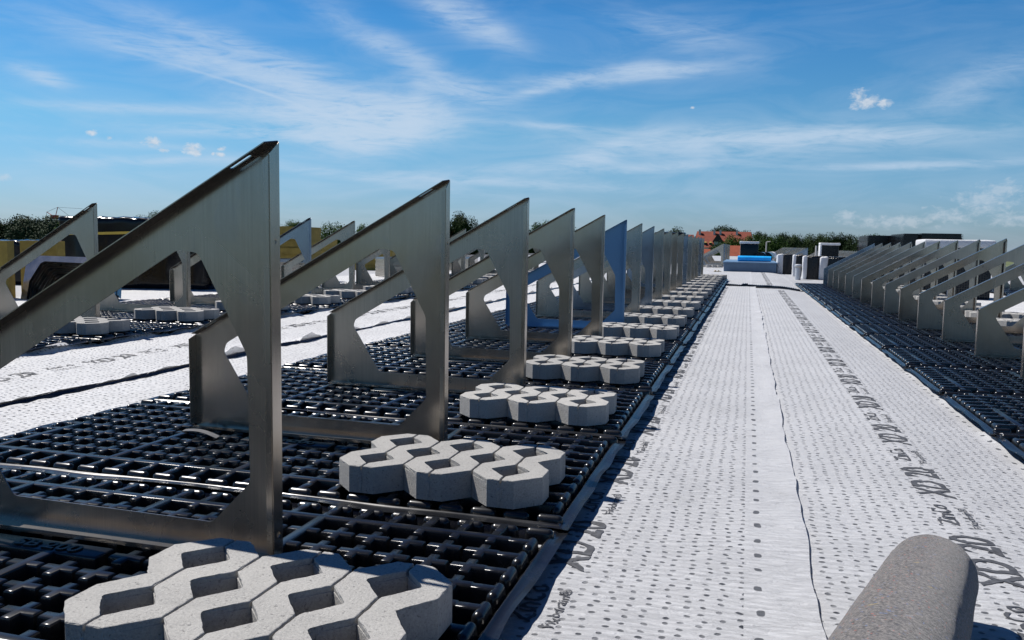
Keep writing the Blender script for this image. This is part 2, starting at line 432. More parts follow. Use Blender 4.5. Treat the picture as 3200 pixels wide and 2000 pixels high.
# ---------------------------------------------------------------- helpers
def obj(name, bm_or_me, m, parent=None, smooth=False, auto=None):
    if isinstance(bm_or_me, bmesh.types.BMesh):
        me = bpy.data.meshes.new(name); bm_or_me.normal_update(); bm_or_me.to_mesh(me); bm_or_me.free()
    else:
        me = bm_or_me
    if m is not None:
        me.materials.clear()
        for k in (m if isinstance(m, (list, tuple)) else [m]): me.materials.append(k)
    if smooth:
        for p in me.polygons: p.use_smooth = True
    o = bpy.data.objects.new(name, me); C.objects.link(o)
    if parent: o.parent = parent
    return o


def tag(o, label=None, cat=None, group=None, kind=None):
    if label: o['label'] = label
    if cat: o['category'] = cat
    if group: o['group'] = group
    if kind: o['kind'] = kind
    return o


def thing(name, label, cat, loc=(0, 0, 0), rz=0.0, group=None):
    o = bpy.data.objects.new(name, None); C.objects.link(o)
    o.location = loc; o.rotation_euler = (0, 0, rz); o.empty_display_size = 0.1
    return tag(o, label, cat, group)


def copy_tree(o, parent=None):
    c = o.copy(); C.objects.link(c)
    if parent: c.parent = parent
    for ch in list(o.children): copy_tree(ch, c)
    return c


ORD = ['nearest', 'second', 'third', 'fourth', 'fifth', 'sixth', 'seventh', 'eighth', 'ninth', 'tenth', 'eleventh', 'twelfth', 'thirteenth',
       'fourteenth', 'fifteenth', 'sixteenth', 'seventeenth', 'eighteenth', 'nineteenth', 'twentieth', 'twenty-first', 'twenty-second',
       'twenty-third', 'twenty-fourth', 'twenty-fifth', 'twenty-sixth', 'twenty-seventh', 'twenty-eighth', 'twenty-ninth', 'thirtieth']


def smooth01(a, b, x):
    t = max(0.0, min(1.0, (x - a) / (b - a))); return t * t * (3 - 2 * t)


def zg(x, y):
    """fall of the flat roof"""
    return 0.03 * smooth01(-2.6, -3.9, x) - 0.055 * smooth01(0.55, 1.15, x) - 0.0016 * max(0.0, y - 6.0)


def round_poly(pts, r, seg=4):
    out = []
    n = len(pts)
    for i in range(n):
        p0, p1, p2 = Vector(pts[i - 1]), Vector(pts[i]), Vector(pts[(i + 1) % n])
        a = (p0 - p1); b = (p2 - p1)
        rr_ = min(r, a.length * 0.45, b.length * 0.45)
        A = p1 + a.normalized() * rr_; B = p1 + b.normalized() * rr_
        for k in range(seg + 1):
            t = k / seg
            q = (1 - t) ** 2 * A + 2 * t * (1 - t) * p1 + t * t * B
            out.append((q.x, q.y))
    return out


def plate(bm, outer, holes, t, f):
    """2D outline with holes, thickness t, mapped by f(u, v, w)"""
    loops = [[Vector((p[0], p[1], 0)) for p in l] for l in [outer] + holes]
    tris = tessellate_polygon(loops)
    flat = [p for l in loops for p in l]
    lo = [bm.verts.new(f(p.x, p.y, 0)) for p in flat]
    hi = [bm.verts.new(f(p.x, p.y, t)) for p in flat]
    for a, b, c in tris:
        for vs in ((lo[a], lo[b], lo[c]), (hi[c], hi[b], hi[a])):
            try: bm.faces.new(vs)
            except ValueError: pass
    k = 0
    for l in loops:
        n = len(l)
        for i in range(n):
            j = (i + 1) % n
            bm.faces.new((lo[k + i], lo[k + j], hi[k + j], hi[k + i]))
        k += n
    return bm


def box(bm, x0, x1, y0, y1, z0, z1):
    v = [bm.verts.new((x, y, z)) for z in (z0, z1) for y in (y0, y1) for x in (x0, x1)]
    for f in ((0, 2, 3, 1), (4, 5, 7, 6), (0, 1, 5, 4), (2, 6, 7, 3), (0, 4, 6, 2), (1, 3, 7, 5)):
        bm.faces.new([v[i] for i in f])
    return v


def tube(bm, p0, p1, r, n=8, r1=None):
    p0, p1 = Vector(p0), Vector(p1); d = (p1 - p0).normalized()
    a = d.orthogonal().normalized(); b = d.cross(a); r1 = r if r1 is None else r1
    A = [bm.verts.new(p0 + (a * math.cos(2 * math.pi * k / n) + b * math.sin(2 * math.pi * k / n)) * r) for k in range(n)]
    B = [bm.verts.new(p1 + (a * math.cos(2 * math.pi * k / n) + b * math.sin(2 * math.pi * k / n)) * r1) for k in range(n)]
    for k in range(n):
        bm.faces.new((A[k], A[(k + 1) % n], B[(k + 1) % n], B[k]))
    bm.faces.new(A[::-1]); bm.faces.new(B)


def rings(bm, loops, cap=True):
    vs = [[bm.verts.new(p) for p in l] for l in loops]
    n = len(loops[0])
    for a, b in zip(vs, vs[1:]):
        for i in range(n):
            bm.faces.new((a[i], a[(i + 1) % n], b[(i + 1) % n], b[i]))
    if cap: bm.faces.new(vs[-1])
    return vs


def fix(bm):
    bmesh.ops.recalc_face_normals(bm, faces=bm.faces)
    return bm


# ---------------------------------------------------------------- roof, ground
def grid_z(name, x0, x1, y0, y1, nx, ny, zf, m):
    bm = bmesh.new(); g_ = []
    for j in range(ny + 1):
        row = []
        for i in range(nx + 1):
            x = x0 + (x1 - x0) * i / nx; y = y0 + (y1 - y0) * j / ny
            row.append(bm.verts.new((x, y, zf(x, y))))
        g_.append(row)
    for j in range(ny):
        for i in range(nx):
            bm.faces.new((g_[j][i], g_[j][i + 1], g_[j + 1][i + 1], g_[j + 1][i]))
    return obj(name, bm, m)


FZ = -0.034            # level of the fleece under the panels' rims (rims are at 0)
deck_m = simple('dark_roof_membrane', (0.045, 0.045, 0.048), 0.85, var=0.2, scale=3)
deck = grid_z('roof_deck', -16, 13, -4, 78, 116, 164, lambda x, y: FZ - 0.012 + zg(x, y), deck_m)
tag(deck, kind='structure')
bm = bmesh.new(); box(bm, -16, 13, -4, 78, -9.0, -0.35)
tag(obj('roof_slab', fix(bm), M_WALL), kind='structure')
gm, gg, gb = mat('grass_and_fields')
gn = gg.noise(gg.tc.outputs['Object'], 0.02, 6, 0.6)
gg.put(gb.inputs['Base Color'], gg.mix(gg.ramp(gn, [(0.35, 0.0), (0.65, 1.0)]), (0.05, 0.08, 0.02), (0.12, 0.13, 0.05)))
gb.inputs['Roughness'].default_value = 0.95
bm = bmesh.new()
gv = [bm.verts.new(p) for p in ((-3000, -1500, -9), (3000, -1500, -9), (3000, 4500, -9), (-3000, 4500, -9))]
bm.faces.new(gv)
tag(obj('ground', bm, gm), kind='structure')


# ---------------------------------------------------------------- fleece sheets
def ripple(x, y, seed=0.0, amp=1.0):
    n1 = noise.noise((x * 5 + seed, y * 3, seed)); n2 = noise.noise((x * 11, y * 19 + seed, 3.1)) * 1.7; n3 = noise.noise((x * 1.2 + seed, y * 0.8, 7.7))
    n4 = noise.noise((x * 34, y * 42, 1.1 + seed))
    return amp * (0.0035 * n1 + 0.0019 * n2 + 0.005 * n3 + 0.0016 * n4)


def sheet(name, xl, xr, y0, y1, base, m, seed, nx, lift_r=0.0, lift_l=0.0, label='', amp=1.0, dy0=0.013):
    """xl(y), xr(y): edges; base z above FZ; lift: how far the edges curl up, in waves"""
    ys = [y0]
    while ys[-1] < y1:
        ys.append(min(y1, ys[-1] + max(dy0, dy0 * abs(ys[-1]) * 0.55)))

    def surf(x, y):
        a, b = xl(y), xr(y)
        z = FZ + base + zg(x, y) + ripple(x, y, seed, amp)
        if lift_r:
            t = smooth01(b - 0.075, b, x)
            z += lift_r * t * max(0.0, 0.35 + 1.3 * noise.noise((y * 3.3, seed, 2.0)) + 0.5 * noise.noise((y * 11, seed, 5.0)))
        if lift_l:
            t = smooth01(a + 0.075, a, x)
            z += lift_l * t * max(0.0, 0.35 + 1.3 * noise.noise((y * 3.1, seed, 9.0)) + 0.5 * noise.noise((y * 9, seed, 15.0)))
        return z
    bm = bmesh.new(); rows = []
    for y in ys:
        a, b = xl(y), xr(y); row = []
        for i in range(nx + 1):
            x = a + (b - a) * i / nx
            row.append(bm.verts.new((x, y, surf(x, y))))
        rows.append(row)
    for r0, r1 in zip(rows, rows[1:]):
        for i in range(nx):
            bm.faces.new((r0[i], r0[i + 1], r1[i + 1], r1[i]))
    o = obj(name, bm, m, smooth=True)
    tag(o, label, 'fleece sheet')
    return o, surf


def wave(x0, amp, f, seed):
    return lambda y: x0 + amp * noise.noise((y * f, seed, 0.3)) + amp * 0.5 * noise.noise((y * f * 3.1, seed, 4.3))


# text meshes --------------------------------------------------------------
def text_mesh(s, w_, h_, cuts=0, bold=0.012):
    cu_ = bpy.data.curves.new('t', 'FONT'); cu_.body = s; cu_.size = 1.0; cu_.offset = bold; cu_.resolution_u = 4
    o = bpy.data.objects.new('t', cu_); C.objects.link(o)
    bpy.context.view_layer.update()
    dg = bpy.context.evaluated_depsgraph_get()
    me = bpy.data.meshes.new_from_object(o.evaluated_get(dg))
    bpy.data.objects.remove(o); bpy.data.curves.remove(cu_)
    bm = bmesh.new(); bm.from_mesh(me); bpy.data.meshes.remove(me)
    if cuts:
        for _ in range(cuts):
            lng = [e for e in bm.edges if e.calc_length() > 0.10]
            if lng: bmesh.ops.subdivide_edges(bm, edges=lng, cuts=1)
        bmesh.ops.triangulate(bm, faces=[f for f in bm.faces if len(f.verts) > 4])
    xs = [v.co.x for v in bm.verts]; ys_ = [v.co.y for v in bm.verts]
    x0, x1, y0, y1 = min(xs), max(xs), min(ys_), max(ys_)
    vs = [((v.co.x - x0) / (x1 - x0) * w_, (v.co.y - y0) / (y1 - y0) * h_) for v in bm.verts]
    for i, v in enumerate(bm.verts): v.index = i
    fs = [[v.index for v in f.verts] for f in bm.faces]
    bm.free()
    return vs, fs


T_XD = text_mesh('XD 20', 0.345, 0.105, 3, 0.02)
T_ZI = text_mesh('ZinCo', 0.18, 0.052, 2, 0.012)
T_FI = text_mesh('Fixodrain\u00ae', 0.185, 0.024, 2, 0.01)


def lettering(parent, surf, xbase, y0, y1, period=0.705, lim=None):
    """runs along +Y, letter tops towards -X"""
    bm = bmesh.new()

    def stamp(T, xb, ys, seed):
        vs = []
        for u, v in T[0]:
            y = ys + u + 0.006 * noise.noise((v * 60 + seed, u * 22, seed)); x = xb - v + 0.006 * noise.noise((u * 40 + seed, v * 40, 9.0))
            vs.append((x, y))
        if lim and max(p[0] for p in vs) > 1e6: return
        V = [bm.verts.new((x, y, surf(x, y) + 0.0016)) for x, y in vs]
        for f in T[1]:
            if lim is not None and any(vs[i][0] < lim for i in f): continue
            try: bm.faces.new([V[i] for i in f])
            except ValueError: pass
    y = y0; k = 0
    while y < y1:
        stamp(T_XD, xbase, y, k * 1.7)
        stamp(T_ZI, xbase - 0.050, y + 0.43, k * 2.3)
        stamp(T_FI, xbase - 0.002, y + 0.42, k * 3.1)
        y += period; k += 1
    bmesh.ops.delete(bm, geom=[v for v in bm.verts if not v.link_faces], context='VERTS')
    return obj('printed_lettering', bm, M_INK, parent)


s1, f1 = sheet('drainage_fleece', lambda y: -0.50, wave(0.168, 0.012, 2.2, 1.0), 0.2, 16.25, 0.006, M_FL1, 4.0, 44, lift_r=0.008,
               label='white dotted fleece strip beside the left row, with a plain overlapping right margin')
lettering(s1, f1, -0.318, 1.06, 15.8, lim=-0.47)
s2, f2 = sheet('drainage_fleece', lambda y: 0.06, wave(1.035, 0.012, 2.6, 4.0), 0.2, 15.85, 0.0, M_FL2, 4.0, 50, lift_r=0.03,
               label='white dotted fleece strip printed with lettering, running along the right row')
lettering(s2, f2, 0.625, 1.27, 15.3)
# between the two left rows
s3, f3 = sheet('drainage_fleece', lambda y: -3.08, lambda y: -2.30, 1.2, 17.5, 0.0, M_FL3, 11.0, 34,
               label='bright fleece strip along the far side of the nearest left row of panels', dy0=0.02, amp=1.7)
s4, f4 = sheet('drainage_fleece', wave(-3.92, 0.012, 2.6, 17.0), wave(-2.955, 0.028, 1.1, 23.0), 1.6, 17.5, 0.008, M_FL3, 19.0, 44, lift_r=0.045, lift_l=0.06,
               label='bright printed fleece strip between the two left rows, its edges curling up', dy0=0.02, amp=1.9)
lettering(s4, f4, -3.40, 2.35, 17)
# dark core showing under the curled edge
for (nm, xs_, seed, lab, y0_, y1_, xx) in (('core_strip', -2.975, 31.0, 'thin black edge of drainage core under the curled fleece between the left rows', 1.6, 17.4, 0.05),):
    bm = bmesh.new(); prev = None; y = y0_
    while y < y1_:
        x = wave(-2.955, 0.028, 1.1, 23.0)(y)
        h = 0.012 + 0.010 * noise.noise((y * 2.5, 3, 8))
        a = bm.verts.new((x - 0.05, y, FZ + 0.004 + zg(x, y))); b = bm.verts.new((x + 0.012, y, FZ + 0.004 + zg(x, y)))
        c = bm.verts.new((x - 0.006, y, FZ + h + 0.008 + zg(x, y)))
        if prev:
            bm.faces.new((prev[1], b, c, prev[2])); bm.faces.new((prev[2], c, a, prev[0]))
        prev = (a, b, c); y += 0.03
    tag(obj('drainage_core', bm, M_BLACK), lab, 'drainage core')
s5, f5 = sheet('drainage_fleece', wave(3.0, 0.01, 2.0, 41.0), wave(4.6, 0.012, 2.0, 43.0), 3.0, 30.0, 0.004, M_FL3, 45.0, 30,
               label='bright fleece strip on the far side of the right row', dy0=0.05)
s6, f6 = sheet('drainage_fleece', lambda y: -7.6, wave(-5.85, 0.01, 2.0, 53.0), 3.0, 30.0, 0.004, M_FL3, 55.0, 30,
               label='bright fleece strip beyond the second left row, under the stacked frames', dy0=0.05)
# beyond the cut edge of the walkway strips
s7, f7 = sheet('drainage_fleece', lambda y: -2.6, lambda y: 0.12, 16.45, 34, 0.004, M_FL1, 61.0, 30, lift_r=0.0,
               label='far fleece strip on the left side, in front of the blue box', dy0=0.05)
s8, f8 = sheet('drainage_fleece', lambda y: 0.0, lambda y: 1.06, 16.3, 31, 0.0, M_FL2, 65.0, 26,
               label='far fleece strip with lettering, leading up to the blue box', dy0=0.05)
lettering(s8, f8, 0.50, 16.6, 26)
s9, f9 = sheet('drainage_fleece', lambda y: 1.0, lambda y: 3.2, 18.15, 34, 0.006, M_FLP, 69.0, 26,
               label='far plain fleece area under the black and white rolls', dy0=0.05)
s10, f10 = sheet('drainage_fleece', lambda y: -13.0, lambda y: 11.0, 33.8, 76, 0.002, M_FLP, 73.0, 24,
                 label='wide plain fleece area covering the far end of the roof', dy0=0.3)
s11, f11 = sheet('drainage_fleece', lambda y: -13.0, lambda y: -7.5, 6.0, 33.9, 0.002, M_FLP, 77.0, 20,
                 label='plain fleece area under the insulation and foil stacks at the left', dy0=0.2)
s12, f12 = sheet('drainage_fleece', lambda y: 3.1, lambda y: 11.0, 21.0, 33.9, 0.001, M_FLP, 79.0, 20,
                 label='plain fleece area around the black panel stacks at the right', dy0=0.2)
s13, f13 = sheet('drainage_fleece', lambda y: -7.0, lambda y: -2.5, 17.4, 33.9, 0.002, M_FLP, 83.0, 20,
                 label='plain fleece area beyond the end of the second left row', dy0=0.2)
# cut edge: black dimpled core standing up across the walkway
bm = bmesh.new(); prev = None
for i in range(141):
    x = -0.40 + 1.33 * i / 140
    y = 16.30 - 0.42 * smooth01(0.0, 0.95, x) + 0.05 * noise.noise((x * 5, 0, 0))
    z0 = FZ + 0.002 + zg(x, y); h = 0.035 + 0.018 * noise.noise((x * 4, 2, 2)) + (0.008 if i % 4 < 2 else 0.0)
    if abs(x + 0.03) < 0.05: h += 0.02
    cur = [bm.verts.new((x, y + d, z0 + k)) for d, k in ((-0.03, 0), (-0.02, h), (0.03, h * 1.02), (0.05, 0))]
    if prev:
        for k in range(3): bm.faces.new((prev[k], cur[k], cur[k + 1], prev[k + 1]))
    prev = cur
tag(obj('drainage_core', fix(bm), M_BLACK), 'black serrated cut edge of drainage core lying across the walkway', 'drainage core')


# ---------------------------------------------------------------- base panel
ZT = 0.0265


def panel_mesh(seed):
    bm = bmesh.new()
    LX, LY = 2.0, 1.03
    # rim profile as rectangular loops
    prof = [(0.0, 0.004), (0.010, 0.0042), (0.020, 0.005), (0.0235, 0.0085), (0.0250, 0.0100), (0.0265, 0.0105), (0.0280, 0.0100), (0.0295, 0.0085), (0.033, 0.001), (0.040, -0.006), (0.046, -0.024)]
    nxs, nys = 48, 24
    loops = []
    for d, z in prof:
        x0, x1, y0, y1 = d, LX - d, d, LY - d - 0.010
        pts = []
        for i in range(nxs): pts.append((x0 + (x1 - x0) * i / nxs, y0))
        for i in range(nys): pts.append((x1, y0 + (y1 - y0) * i / nys))
        for i in range(nxs): pts.append((x1 - (x1 - x0) * i / nxs, y1))
        for i in range(nys): pts.append((x0, y1 - (y1 - y0) * i / nys))
        lp = []
        for (x, y) in pts:
            zz = z
            edge = 1.0 - d / 0.034 if d < 0.034 else 0.0
            if y < 0.06 and 0.03 < x < 1.97:      # the near rim overlaps the neighbour and buckles
                t = math.sin(math.pi * min(1, max(0, x / 2)))
                zz += edge * t * (0.009 + 0.018 * max(-0.4, noise.noise((x * 3.2, seed, 1.0)))) + 0.003 * (1 - d / 0.05)
                y += (1 - d / 0.05) * t ** 0.4 * (0.011 * noise.noise((x * 2.3, seed, 31.0)) + 0.005 * noise.noise((x * 8.0, seed, 36.0)))
                y += -0.022 * t ** 0.5 * max(0.0, 1 - d / 0.021) + edge * 0.012 * noise.noise((x * 3.0, seed, 6.0))
            if y > 0.95: zz -= 0.006
            if x < 0.05 or x > 1.95:
                zz += edge * (0.012 * noise.noise((y * 4.5, seed, 11.0)) + 0.004)
                x += edge * (0.011 * noise.noise((y * 5, seed, 14.0)) + (0.006 if x > 1 else -0.006))
            lp.append((x, y, zz))
        loops.append(lp)
    rings(bm, loops, cap=True)
    NX, NY = 22, 10
    bx, by = 0.052, 0.052
    px, py = (2.0 - 0.104) / NX, (1.0 - 0.104) / NY
    zf = -0.0245
    hw = 0.0106

    def plus(cx, cy_, ax0, ax1, ay0, ay1, zt=ZT):
        base = [(hw, -hw), (ax1, -hw), (ax1, hw), (hw, hw), (hw, ay1), (-hw, ay1), (-hw, hw), (-ax0, hw), (-ax0, -hw), (-hw, -hw), (-hw, -ay0), (hw, -ay0)]

        def off(e):
            o_ = []
            for (u, v) in base:
                # expand outward along both axes
                uu = u + (e if u > 0 else -e); vv = v + (e if v > 0 else -e)
                o_.append((cx + uu, cy_ + vv))
            return o_
        ls = []
        for e, z in ((0.0036, zf), (0.0009, zt - 0.0050), (0.0, zt - 0.0030), (-0.0007, zt - 0.0019), (-0.0018, zt - 0.0010), (-0.0029, zt - 0.0004), (-0.0039, zt)):
            ls.append([(x, y, z) for x, y in off(e)])
        rings(bm, ls)

    def bar(x0, x1, y0, y1, zt):
        ls = []
        for e, z in ((0.0036, zf), (0.0009, zt - 0.0050), (0.0, zt - 0.0030), (-0.0007, zt - 0.0019), (-0.0018, zt - 0.0010), (-0.0029, zt - 0.0004), (-0.0039, zt)):
            ls.append([(x0 - e, y0 - e, z), (x1 + e, y0 - e, z), (x1 + e, y1 + e, z), (x0 - e, y1 + e, z)])
        rings(bm, ls)

    def pill(cx, cy_, L, along, top=0.024):
        n = 8; r = 0.0125
        ls = []
        for e, z in ((0.002, -0.010), (0.0, top - 0.011), (-0.0012, top - 0.0075), (-0.0030, top - 0.0048), (-0.0052, top - 0.0028), (-0.0078, top - 0.0012), (-0.0110, top)):
            rr_ = max(0.0012, r + e); pts = []
            for s in (1, -1):
                for k in range(n + 1):
                    a = -math.pi / 2 + math.pi * k / n
                    u = s * (L - r + rr_ * math.cos(a)); v = s * rr_ * math.sin(a)
                    pts.append((cx + (u if along == 'x' else v), cy_ + (v if along == 'x' else -u), z))
            ls.append(pts)
        rings(bm, ls)

    arm = 0.0380; army = 0.0340
    ribs_y = {1: (1, 5), 6: (1, 9), 11: (1, 9), 16: (1, 9), 21: (1, 5)}      # rib columns (counted from the right)
    ribs_x = (1, 9)
    for j in range(1, NY):
        for i in range(1, NX):
            cx, cy_ = bx + i * px, by + j * py
            if 9 <= i <= 12 and j == 5: continue
            plus(cx, cy_, arm, arm, army, army)
    for j in ribs_x:
        yy = by + j * py
        bar(bx + px - 0.02, bx + (NX - 1) * px + 0.02, yy - 0.012, yy + 0.012, ZT + 0.0004)
    for i, (j0, j1) in ribs_y.items():
        xx = 2.0 - bx - i * px
        bar(xx - 0.0125, xx + 0.0125, by + j0 * py, by + j1 * py, ZT + 0.0008)
    # lettered pad in the middle
    xa, xb = bx + 9 * px - 0.03, bx + 12 * px + 0.03
    bar(xa, xb, by + 5 * py - 0.030, by + 5 * py + 0.026, ZT + 0.0003)
    # outer pills with stems
    for i in range(NX + 1):
        for yy, s in ((by, 1), (by + NY * py, -1)):
            cx = bx + i * px
            if 0 < i < NX:
                plus(cx, yy + s * 0.03, 0.0005 + hw, 0.0005 + hw, 0.030 if s > 0 else 0.028, 0.028 if s > 0 else 0.030, ZT - 0.002)
            pill(cx, yy, 0.034, 'x')
    for j in range(1, NY):
        for xx, s in ((bx, 1), (bx + NX * px, -1)):
            yy = by + j * py
            plus(xx + s * 0.03, yy, 0.030 if s > 0 else 0.028, 0.028 if s > 0 else 0.030, 0.0005 + hw, 0.0005 + hw, ZT - 0.002)
            pill(xx, yy, 0.034, 'y')
    fix(bm)
    me = bpy.data.meshes.new('panel'); bm.to_mesh(me); bm.free()
    for p in me.polygons: p.use_smooth = True
    return me


PANELS = [panel_mesh(k * 5.3 + 1) for k in range(3)]
for me_ in PANELS:
    me_.materials.append(M_BLACK)
    me_.set_sharp_from_angle(angle=R(48))
T_SB = text_mesh('SB 200', 0.165, 0.034, 0, 0.02)
bm = bmesh.new()
sbv = [bm.verts.new((0.895 + u + 0.006 * 0, 0.476 + v, ZT + 0.0006)) for u, v in T_SB[0]]
sbf = []
for f in T_SB[1]:
    try: sbf.append(bm.faces.new([sbv[i] for i in f]))
    except ValueError: pass
ext = bmesh.ops.extrude_face_region(bm, geom=sbf)
for v in [e for e in ext['geom'] if isinstance(e, bmesh.types.BMVert)]:
    v.co.z += 0.0035
fix(bm)
ME_SB = bpy.data.meshes.new('embossed_lettering'); bm.to_mesh(ME_SB); bm.free(); ME_SB.materials.append(M_BLACK)


# ---------------------------------------------------------------- grass paver
def paver_mesh():
    P = 0.0953; h = 0.072; gz = 0.011
    bm = bmesh.new()

    def rib(k, g):
        # columns k (left) and k+1 (right); -1 is the left outline, 5 the right outline
        pts = []
        L = k * P; Rr = (k + 1) * P
        def side(col, sgn):
            """points going up in y along one groove column, sgn: the side of the column the rib lies on"""
            x = col * P
            if col < 0:
                return [(-.035, -.095), (-.095, -.035), (-.095, .035), (-.044, .1), (-.095, .165), (-.095, .235), (-.035, .295)]
            if col > 4:
                X = 4 * P
                return [(X + .035, -.095), (X + .095, -.035), (X + .095, .035), (X + .044, .1), (X + .095, .165), (X + .095, .235), (X + .035, .295)]
            if col % 2 == 0:
                a = [(x + sgn * g, -.095), (x + sgn * g, -.058), (x + sgn * .053, -.004), (x + sgn * .053, .004), (x + sgn * g, .058), (x + sgn * g, .142),
                     (x + sgn * .053, .196), (x + sgn * .053, .204), (x + sgn * g, .258), (x + sgn * g, .295)]
            else:
                a = [(x + sgn * g, -.035 - 0.0), (x + sgn * g, .042), (x + sgn * .053, .096), (x + sgn * .053, .104), (x + sgn * g, .158), (x + sgn * g, .235)]
            return a
        left = side(k, 1)
        right = side(k + 1, -1)
        # front/back corner points
        if 0 <= k and k + 1 <= 4:
            if k % 2 == 0:
                f = [(k * P + .035, -.095)]; b = [(k * P + .035, .295)]
            else:
                f = [((k + 1) * P - .035, -.095)]; b = [((k + 1) * P - .035, .295)]
        else:
            f = []; b = []
        return f + right + b + left[::-1]

    for z0, z1, g, bev in ((0.0, h - gz, 0.0004, 0), (h - gz, h, 0.0028, 1)):
        for k in range(-1, 5):
            pts = rib(k, g)
            lo = [bm.verts.new((x, y, z0)) for x, y in pts]; hi = [bm.verts.new((x, y, z1)) for x, y in pts]
            n = len(pts)
            for i in range(n): bm.faces.new((lo[i], lo[(i + 1) % n], hi[(i + 1) % n], hi[i]))
            top = bm.faces.new(hi); bm.faces.new(lo[::-1])
            if bev:
                bmesh.ops.bevel(bm, geom=list(top.edges), offset=0.0022, segments=2, affect='EDGES', profile=0.5)
    # spacer nibs on the front
    for c in (0, 2, 4):
        x = c * P - 0.003
        ls = []
        for z, r in ((0.006, 0.004), (0.030, 0.0055), (0.046, 0.0065), (0.050, 0.004)):
            ls.append([(x + r * math.cos(a), -.0945 - 0.7 * r * abs(math.sin(a)), z) for a in [math.pi * t / 6 for t in range(7)]])
        rings(bm, ls)
    fix(bm)
    bmesh.ops.translate(bm, verts=bm.verts, vec=(-0.1905, -0.1, 0))
    # rough cast edges
    bmesh.ops.subdivide_edges(bm, edges=[e for e in bm.edges if e.calc_length() > 0.02 and max(v.co.z for v in e.verts) > h - 0.005 and abs(e.verts[0].co.z - e.verts[1].co.z) < 1e-4], cuts=7)
    for v in bm.verts:
        if v.co.z > h - gz + 0.001:
            v.co += Vector((noise.noise(v.co * 70), noise.noise(v.co * 70 + Vector((9, 0, 0))), 0)) * 0.0016
            v.co += Vector((noise.noise(v.co * 210), noise.noise(v.co * 210 + Vector((9, 0, 0))), 0)) * 0.0012
    me = bpy.data.meshes.new('grass_paver'); bm.to_mesh(me); bm.free()
    me.materials.append(M_CONC)
    return me


ME_PAV = paver_mesh()

# ---------------------------------------------------------------- support frame
FX0, FX1, ZB = 0.0, 0.9415, 0.0
ZLOW, ZTOP = 0.320, 0.8536
T = 0.0022
FW = 0.034
SL = (ZTOP - ZLOW) / (FX1 - FX0)


def frame_parts():
    res = []
    outer = [(FX0, ZB), (FX1, ZB), (FX1, ZTOP), (FX0, ZLOW)]
    hole = round_poly([(0.7025, 0.634), (0.752, 0.628), (0.864, 0.42), (0.868, 0.150), (0.775, 0.055), (0.246, 0.060), (0.114, 0.266), (0.124, 0.296)], 0.012)
    bm = bmesh.new(); plate(bm, outer, [hole], T, lambda u, v, w_: (u, w_, v)); fix(bm)
    res.append(('web', bm))
    # sloping top flange, two slots
    Ls = math.hypot(FX1 - FX0, ZTOP - ZLOW); cs, sn = (FX1 - FX0) / Ls, (ZTOP - ZLOW) / Ls
    def slot(c, l, w_):
        return round_poly([(c - l, FW * 0.5 - w_), (c + l, FW * 0.5 - w_), (c + l, FW * 0.5 + w_), (c - l, FW * 0.5 + w_)], w_ * 0.98, 4)
    bm = bmesh.new()
    plate(bm, [(0.004, 0), (Ls, 0), (Ls - 0.012, FW), (0.012, FW)], [slot(Ls - 0.085, 0.027, 0.0055), slot(0.085, 0.027, 0.0055)], T,
          lambda u, v, w_: (FX0 + u * cs - w_ * -sn * -1, -v, ZLOW + u * sn + w_ * cs)); fix(bm)
    res.append(('top_flange', bm))
    # rear flange with lip and two holes
    def circ(c, z, r): return [(c + r * math.cos(2 * math.pi * k / 12), z + r * math.sin(2 * math.pi * k / 12)) for k in range(12)]
    bm = bmesh.new()
    plate(bm, [(0.0, 0.003), (FW, 0.012), (FW, ZTOP - 0.026), (0.0, ZTOP - 0.001)], [circ(FW * .55, 0.655, 0.0055), circ(FW * .5, 0.052, 0.0065)], T,
          lambda u, v, w_: (FX1 + w_, -u, v))
    fix(bm); res.append(('rear_flange', bm)); bm = bmesh.new()
    plate(bm, [(0, 0.012), (0.013, 0.018), (0.013, ZTOP - 0.040), (0, ZTOP - 0.030)], [], T, lambda u, v, w_: (FX1 - 0.0002 - u, -FW - w_, v)); fix(bm)
    res.append(('return_lip', bm))
    bm = bmesh.new()
    plate(bm, [(0.0, 0.003), (FW, 0.012), (FW, ZLOW - 0.012), (0.0, ZLOW - 0.001)], [], T, lambda u, v, w_: (FX0 - w_, -u, v)); fix(bm)
    res.append(('front_flange', bm))
    bm = bmesh.new()
    plate(bm, [(0.006, 0.0), (FX1 - 0.006, 0.0), (FX1 - 0.014, 0.046), (0.014, 0.046)], [], T, lambda u, v, w_: (u, -v, ZB - w_)); 
    plate(bm, [(0.014, 0), (FX1 - 0.014, 0), (FX1 - 0.02, 0.010), (0.02, 0.010)], [], T, lambda u, v, w_: (u, -0.046 - w_, ZB + v - 0.002)); fix(bm)
    res.append(('base_flange', bm))
    for x in (0.10, 0.80):
        bm = bmesh.new(); rings(bm, [[(x + r_ * math.cos(k * math.pi / 3), -0.024 + r_ * math.sin(k * math.pi / 3), z_) for k in range(6)] for z_, r_ in ((0, .010), (.006, .010), (.006, .004), (.016, .004))])
        res.append(('bolt', fix(bm)))
    return res


FR = []
for nm, b_ in frame_parts():
    me_ = bpy.data.meshes.new(nm); b_.to_mesh(me_); b_.free(); FR.append((nm, me_))
